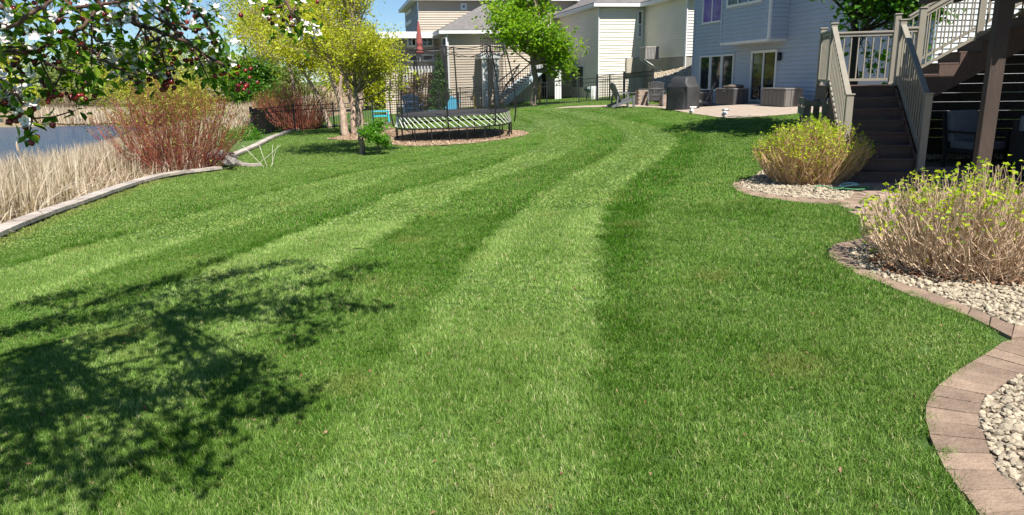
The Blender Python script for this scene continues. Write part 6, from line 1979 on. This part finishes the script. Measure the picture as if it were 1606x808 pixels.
# leafy masses: (px, py, Y, spread m, leaves, berries, blossoms)
CL = [(20, 10, 2.4, .10, 70, 6, 4), (70, 12, 2.5, .10, 70, 9, 0), (10, 45, 2.3, .07, 30, 0, 12), (55, 50, 2.5, .07, 50, 4, 2), (100, 18, 2.6, .10, 60, 12, 2), (130, 10, 2.7, .08, 45, 12, 3), (165, 18, 2.7, .07, 40, 6, 6),
      (190, 8, 2.8, .06, 30, 3, 16), (170, 40, 2.7, .05, 22, 0, 7), (30, 60, 2.4, .07, 45, 2, 3), (75, 30, 2.5, .08, 50, 8, 0), (45, 68, 2.5, .05, 22, 5, 0), (5, 75, 2.3, .07, 30, 1, 5), (18, 98, 2.4, .05, 22, 9, 0), (38, 102, 2.45, .04, 12, 6, 0),
      (84, 84, 2.5, .02, 4, 5, 0), (108, 93, 2.5, .012, 2, 1, 0), (70, 118, 2.5, .06, 45, 0, 0), (80, 134, 2.5, .03, 12, 12, 0), (128, 118, 2.55, .04, 34, 0, 0), (148, 122, 2.55, .05, 60, 2, 0), (150, 135, 2.55, .03, 30, 3, 0), (112, 138, 2.5, .012, 3, 6, 0), (128, 138, 2.5, .012, 3, 5, 0),
      (165, 78, 2.7, .05, 26, 0, 6), (175, 98, 2.75, .05, 40, 0, 6), (195, 112, 2.8, .06, 48, 4, 14), (215, 92, 2.8, .06, 30, 0, 22), (235, 104, 2.8, .05, 26, 0, 16), (205, 126, 2.8, .035, 26, 4, 2), (250, 118, 2.8, .04, 20, 8, 4), (262, 120, 2.8, .02, 8, 9, 0),
      (240, 84, 2.8, .05, 26, 4, 2), (258, 78, 2.8, .04, 20, 9, 0), (275, 116, 2.9, .04, 22, 3, 0), (290, 118, 2.9, .04, 20, 0, 0), (250, 58, 2.8, .05, 22, 4, 0), (275, 28, 2.9, .06, 30, 9, 2), (295, 42, 2.9, .06, 34, 10, 3), (262, 8, 2.9, .06, 34, 3, 8),
      (300, 8, 3.0, .07, 40, 4, 4), (320, 14, 3.0, .06, 34, 3, 3), (330, 34, 3.0, .05, 24, 2, 2), (312, 62, 3.0, .06, 36, 3, 2), (335, 75, 3.0, .06, 34, 2, 8), (328, 88, 3.0, .05, 36, 2, 8), (352, 88, 3.0, .06, 50, 6, 2), (365, 98, 3.0, .05, 46, 9, 0), (372, 84, 3.05, .04, 28, 3, 0), (350, 112, 3.0, .06, 50, 5, 0), (368, 120, 3.0, .05, 26, 4, 2), (385, 122, 3.0, .03, 14, 9, 0), (350, 130, 3.0, .03, 18, 0, 0),
      (292, 86, 2.9, .02, 8, 6, 0), (8, 132, 2.35, .05, 16, 3, 3), (22, 142, 2.4, .05, 20, 0, 14), (10, 160, 2.35, .05, 22, 5, 4), (40, 155, 2.4, .04, 16, 0, 9), (35, 172, 2.4, .05, 30, 3, 3), (60, 182, 2.4, .04, 22, 1, 1), (70, 194, 2.4, .03, 14, 0, 0), (45, 195, 2.4, .02, 8, 2, 0), (52, 206, 2.4, .015, 4, 4, 0), (12, 185, 2.35, .04, 12, 4, 2),
      (420, 4, 3.2, .07, 40, 9, 3), (445, 14, 3.2, .07, 46, 6, 4), (470, 8, 3.2, .06, 34, 1, 2), (455, 30, 3.2, .06, 40, 2, 10), (470, 46, 3.2, .05, 34, 0, 6), (478, 38, 3.2, .04, 24, 0, 3), (412, -10, 3.2, .06, 30, 9, 0), (448, -12, 3.2, .08, 40, 3, 2), (483, 52, 3.2, .02, 6, 0, 2),
      (225, 18, 2.8, .05, 20, 0, 6), (150, 60, 2.7, .03, 10, 5, 0), (118, 66, 2.6, .03, 8, 5, 0)]
for (x, y, Y, s, n, nb, nf) in CL:
    cluster(P(x, y, Y), s * .85, int(n * .38), int(nb * .9), int(nf * 1.3))
# crown above the picture: clumps whose shade falls across the left foreground
tanE = math.tan(math.radians(54))
sh = Vector((SUN_DIR.x, SUN_DIR.y, 0)).normalized()
SHD = [(60, 475, 1), (120, 462, 1), (30, 520, 1.3), (90, 512, 1.3), (160, 500, 1.2), (220, 455, 1), (215, 485, 1.2), (275, 440, .9), (300, 462, 1.2), (345, 412, .8), (330, 440, 1), (375, 428, .7), (395, 445, .6), (430, 418, .7), (460, 415, .7), (490, 425, .6), (490, 450, .5),
       (560, 425, .5), (585, 418, .4), (545, 440, .6), (585, 488, .5), (548, 482, .6), (520, 470, .6), (60, 560, 1.3), (20, 590, 1.3), (130, 555, 1.3), (190, 540, 1.2), (250, 520, 1.2), (310, 505, 1.2), (365, 495, 1.1), (420, 478, .9), (460, 500, .8), (480, 475, .7),
       (505, 515, .6), (475, 530, .7), (420, 530, 1), (370, 545, 1.1), (310, 545, .8), (385, 580, .9), (430, 575, .7), (340, 470, 1), (270, 560, .7), (395, 605, .7), (340, 620, .6), (400, 645, .7), (440, 640, .7), (480, 625, .5), (350, 655, .6), (330, 690, .5),
       (20, 660, .9), (70, 650, .7), (130, 640, .6), (190, 640, .6), (235, 655, .6), (20, 720, .7), (60, 730, .6), (110, 742, .6), (160, 722, .6), (215, 725, .6), (270, 715, .5), (320, 745, .45), (300, 680, .5), (180, 605, .7), (240, 600, .6), (90, 600, .8), (30, 780, .6), (130, 770, .5),
       (-60, 540, 1.4), (-90, 620, 1.5), (-60, 720, 1.2), (-150, 560, 1.6), (-160, 700, 1.5)]
ang_ = []
own = []
for (x, y, Y, s, n, nb, nf) in CL:
    p = P(x, y, Y)
    if n >= 26: own.append(p - sh * ((p.z + .15) / tanE))
for (x, y, wgt) in SHD:
    g = G(x, y)
    if min((Vector((g.x, g.y, 0)) - Vector((q.x, q.y, 0))).length for q in own) < .22: continue
    hgt = rc.uniform(2.45, 3.5)
    p = g + sh * ((hgt - g.z) / tanE); p.z = hgt
    # keep out of the frame
    while p.y > .3 and p.z < EYE + .40 + .112 * p.y + .10:
        hgt += .15; p = g + sh * ((hgt - g.z) / tanE); p.z = hgt
    ang_.append((p, wgt))
hub = [fork2 + Vector((0, 0, .15)), fork2 + Vector((.6, .6, .5)), fork2 + Vector((1.3, 1.0, .7)), fork2 + Vector((.2, 1.2, .5)), fork2 + Vector((1.9, 1.6, .75)), fork2 + Vector((.9, 2.1, .65)), fork2 + Vector((-.6, 1.0, .3))]
for h in hub[1:]:
    br.tube(bez(fork2, fork2.lerp(h, .5) + Vector((0, 0, .15)), h, 6), [.05, .045, .04, .036, .032, .028, .024], 7)
crown_c = []
for (p, wgt) in ang_:
    h = min(hub, key=lambda q: (q - p).length)
    c = bez(h, h.lerp(p, .5) + Vector((0, 0, .08)) + vrand(rc) * .08, p, 6)
    br.tube(c, [.022, .019, .016, .013, .010, .008, .006], 5)
    n = int(150 * wgt)
    for _ in range(n):
        t = rc.choice((1, 1, 1, .85, .7)); q = c[int(t * 6)]
        crown_c.append(q + Vector((rc.gauss(0, .12 * wgt ** .5), rc.gauss(0, .12 * wgt ** .5), rc.gauss(0, .09))))
    for _ in range(5):
        E = p + vrand(rc) * .22; br.tube([p, E], [.005, .003], 4)
crown_c = [p for p in crown_c if not (p.y > .2 and p.z < EYE + .36 + .112 * p.y)]
br.build('branches', BK, crab, origin=o_, smooth_=True, kind='stuff')
Cc = np.array([tuple(p) for p in crown_c])
V, F, r_ = leaves_arrays(Cc, .07, rcs, up=.6, aspect=.6, rndbase=np.clip(rcs.normal(.5, .22, len(Cc)), 0, 1))
arrmesh('crown', V, F, LM['crab'], crab, rnd=r_, origin=o_, kind='stuff')


# leaf, fruit and blossom pieces in view
def leaf_piece(name, rndv, L=.05, W=.027):
    v = [(0, 0, 0), (L * .28, W * .42, .004), (L * .6, W * .5, .003), (L, 0, -.006), (L * .6, -W * .5, .003), (L * .28, -W * .42, .004), (L * .45, 0, -.003)]
    f = [(0, 6, 1), (1, 6, 2), (2, 6, 3), (3, 6, 4), (4, 6, 5), (5, 6, 0)]
    me = bpy.data.meshes.new(name); me.from_pydata(v, [], f); me.materials.append(LM['crab'])
    at = me.attributes.new('rnd', 'FLOAT', 'POINT'); at.data.foreach_set('value', [rndv] * len(v))
    me.polygons.foreach_set('use_smooth', [True] * len(f))
    return me


LEAVES = [leaf_piece('leaf', q) for q in (.1, .3, .45, .6, .7, .85, .98)]
tw = MB()
order = sorted(range(len(LC)), key=lambda i: (LC[i] - Vector((0, 0, EYE))).length)
rest = []
for k, i in enumerate(order):
    p = LC[i]
    if k < 300:
        ob = bpy.data.objects.new('leaf', rc.choice(LEAVES)); COL.objects.link(ob); ob.parent = crab; ob.location = p - o_
        ob.rotation_euler = (rc.gauss(0, .6), rc.gauss(.2, .6), rc.uniform(0, 6.28)); s = rc.uniform(.55, 1.0); ob.scale = (s, s, s)
    else: rest.append(p)
R = np.array([tuple(p) for p in rest])
LOB = [bpy.data.objects.new('leaf_source', m) for m in LEAVES]
gn_scatter('leaves', R - np.array(tuple(o_)), np.stack([rcs.normal(0, .6, len(R)), rcs.normal(.2, .6, len(R)), rcs.uniform(0, 6.28, len(R))], 1), np.repeat(rcs.uniform(.5, 1.0, (len(R), 1)), 3, 1), LOB, parent=crab)
# fruit
BM = mat('crab_fruit', (.16, .012, .014), None, .22, spec=.6, objrand=.6)
mb = MB().lathe((0, 0, 0), [(.001, -.0075), (.0055, -.0055), (.0078, 0), (.0058, .0055), (.002, .0068)], 8); fo = mb.build('fruit', BM, crab, smooth_=True); fm_ = fo.data
st3 = MB()
for i, p in enumerate(BC):
    if i == 0: ob = fo
    else: ob = bpy.data.objects.new('fruit', fm_); COL.objects.link(ob); ob.parent = crab
    if i >= 300: break
    ob.location = p - o_; s = rc.uniform(.95, 1.45); ob.scale = (s, s, s); ob.rotation_euler = (rc.gauss(0, .4), rc.gauss(0, .4), 0)
    q = p - o_; st3.tube([q + Vector((0, 0, .005)), q + Vector((rc.gauss(0, .008), rc.gauss(0, .008), .03))], .0009, 3, caps=False)
st3.build('fruit_stalks', LM['crab'], crab, kind='stuff')
# blossoms: five petals each
PM = mat('petal', (.82, .80, .76), (.86, .74, .74), .5, 40)
PM_b = PM.node_tree.nodes['Principled BSDF']; PM_b.inputs['Subsurface Weight'].default_value = 0
mb = MB()
for k in range(5):
    a = k * 2 * PI / 5; c, s = math.cos(a), math.sin(a)
    pt = lambda r, w_, z: (c * r - s * w_, s * r + c * w_, z)
    n = len(mb.v)
    mb.v += [pt(.002, 0, 0), pt(.009, .0065, .003), pt(.016, .005, .006), pt(.018, 0, .006), pt(.016, -.005, .006), pt(.009, -.0065, .003)]
    mb.f.append((n, n + 1, n + 2, n + 3, n + 4, n + 5)[::-1])
bo = mb.build('blossom', PM, crab); bme = bo.data
mbb = MB().lathe((0, 0, 0), [(.001, -.005), (.006, -.002), (.0065, .003), (.003, .008)], 7); bu = mbb.build('flower_bud', PM, crab, smooth_=True); bume = bu.data
YC = mat('stamen', (.6, .5, .08), None, .7)
used = [False, False]
for i, p in enumerate(FC_[:300]):
    kind_ = 0 if rc.random() < .62 else 1
    if not used[kind_]: ob = (bo, bu)[kind_]; used[kind_] = True
    else: ob = bpy.data.objects.new(('blossom', 'flower_bud')[kind_], (bme, bume)[kind_]); COL.objects.link(ob); ob.parent = crab
    ob.location = p - o_; s = rc.uniform(.8, 1.25); ob.scale = (s, s, s)
    ob.rotation_euler = (rc.gauss(.9, .5), rc.gauss(0, .5), rc.uniform(-.9, .9))

# odds and ends on the lawn: pale sticks at the wall end, fallen leaf bits
q = G(425, 262)
stk = thing('dry_stalks', 'few bleached dry stalks leaning from the lawn by the curved stone wall', 'dry stalks', tuple(q))
m_ = MB()
for (x, z, x2) in ((-.35, .1, .35), (-.1, 0, -.3), (.0, 0, .28), (.05, 0, .1), (-.2, 0, -.75)):
    m_.tube([(x, 0, z), ((x + x2) / 2, rc.gauss(0, .05), .35), (x2, rc.gauss(0, .1), .62)], .006, 4)
m_.build('stalks', mat('bleached_stalk', (.72, .66, .55), None, .8), stk)

# leaf litter under the large shrub, bits lying on the lawn
LIT = leafmat('leaf_litter', [(.10, .05, .03), (.22, .11, .06), (.34, .20, .12)], 0, rough=.8)
c_ = Vector((b2.x + .22, b2.y + .35, 0))
n = 1500; a = rcs.uniform(0, 6.28, n); k_ = np.sqrt(rcs.uniform(0, 1, n))
X = c_.x + np.cos(a) * k_ * .85; Y = c_.y + np.sin(a) * k_ * .62 
V, F, r_ = leaves_arrays(np.stack([X, Y, zfun(X, Y) + .035], 1), .045, rcs, up=1.5, aspect=.6)
arrmesh('leaf_litter', V, F, LIT, rnd=r_, kind='stuff')
n = 420; Y = rcs.uniform(1.8, 9, n); X = rcs.uniform(-.8, .7, n) * Y; k_ = lawn_mask(X, Y); X = X[k_]; Y = Y[k_]
V, F, r_ = leaves_arrays(np.stack([X, Y, zfun(X, Y) + .035], 1), .02, rcs, up=.8, aspect=.5, jitter=.6)
arrmesh('lawn_litter', V, F, LIT, rnd=r_, kind='stuff')
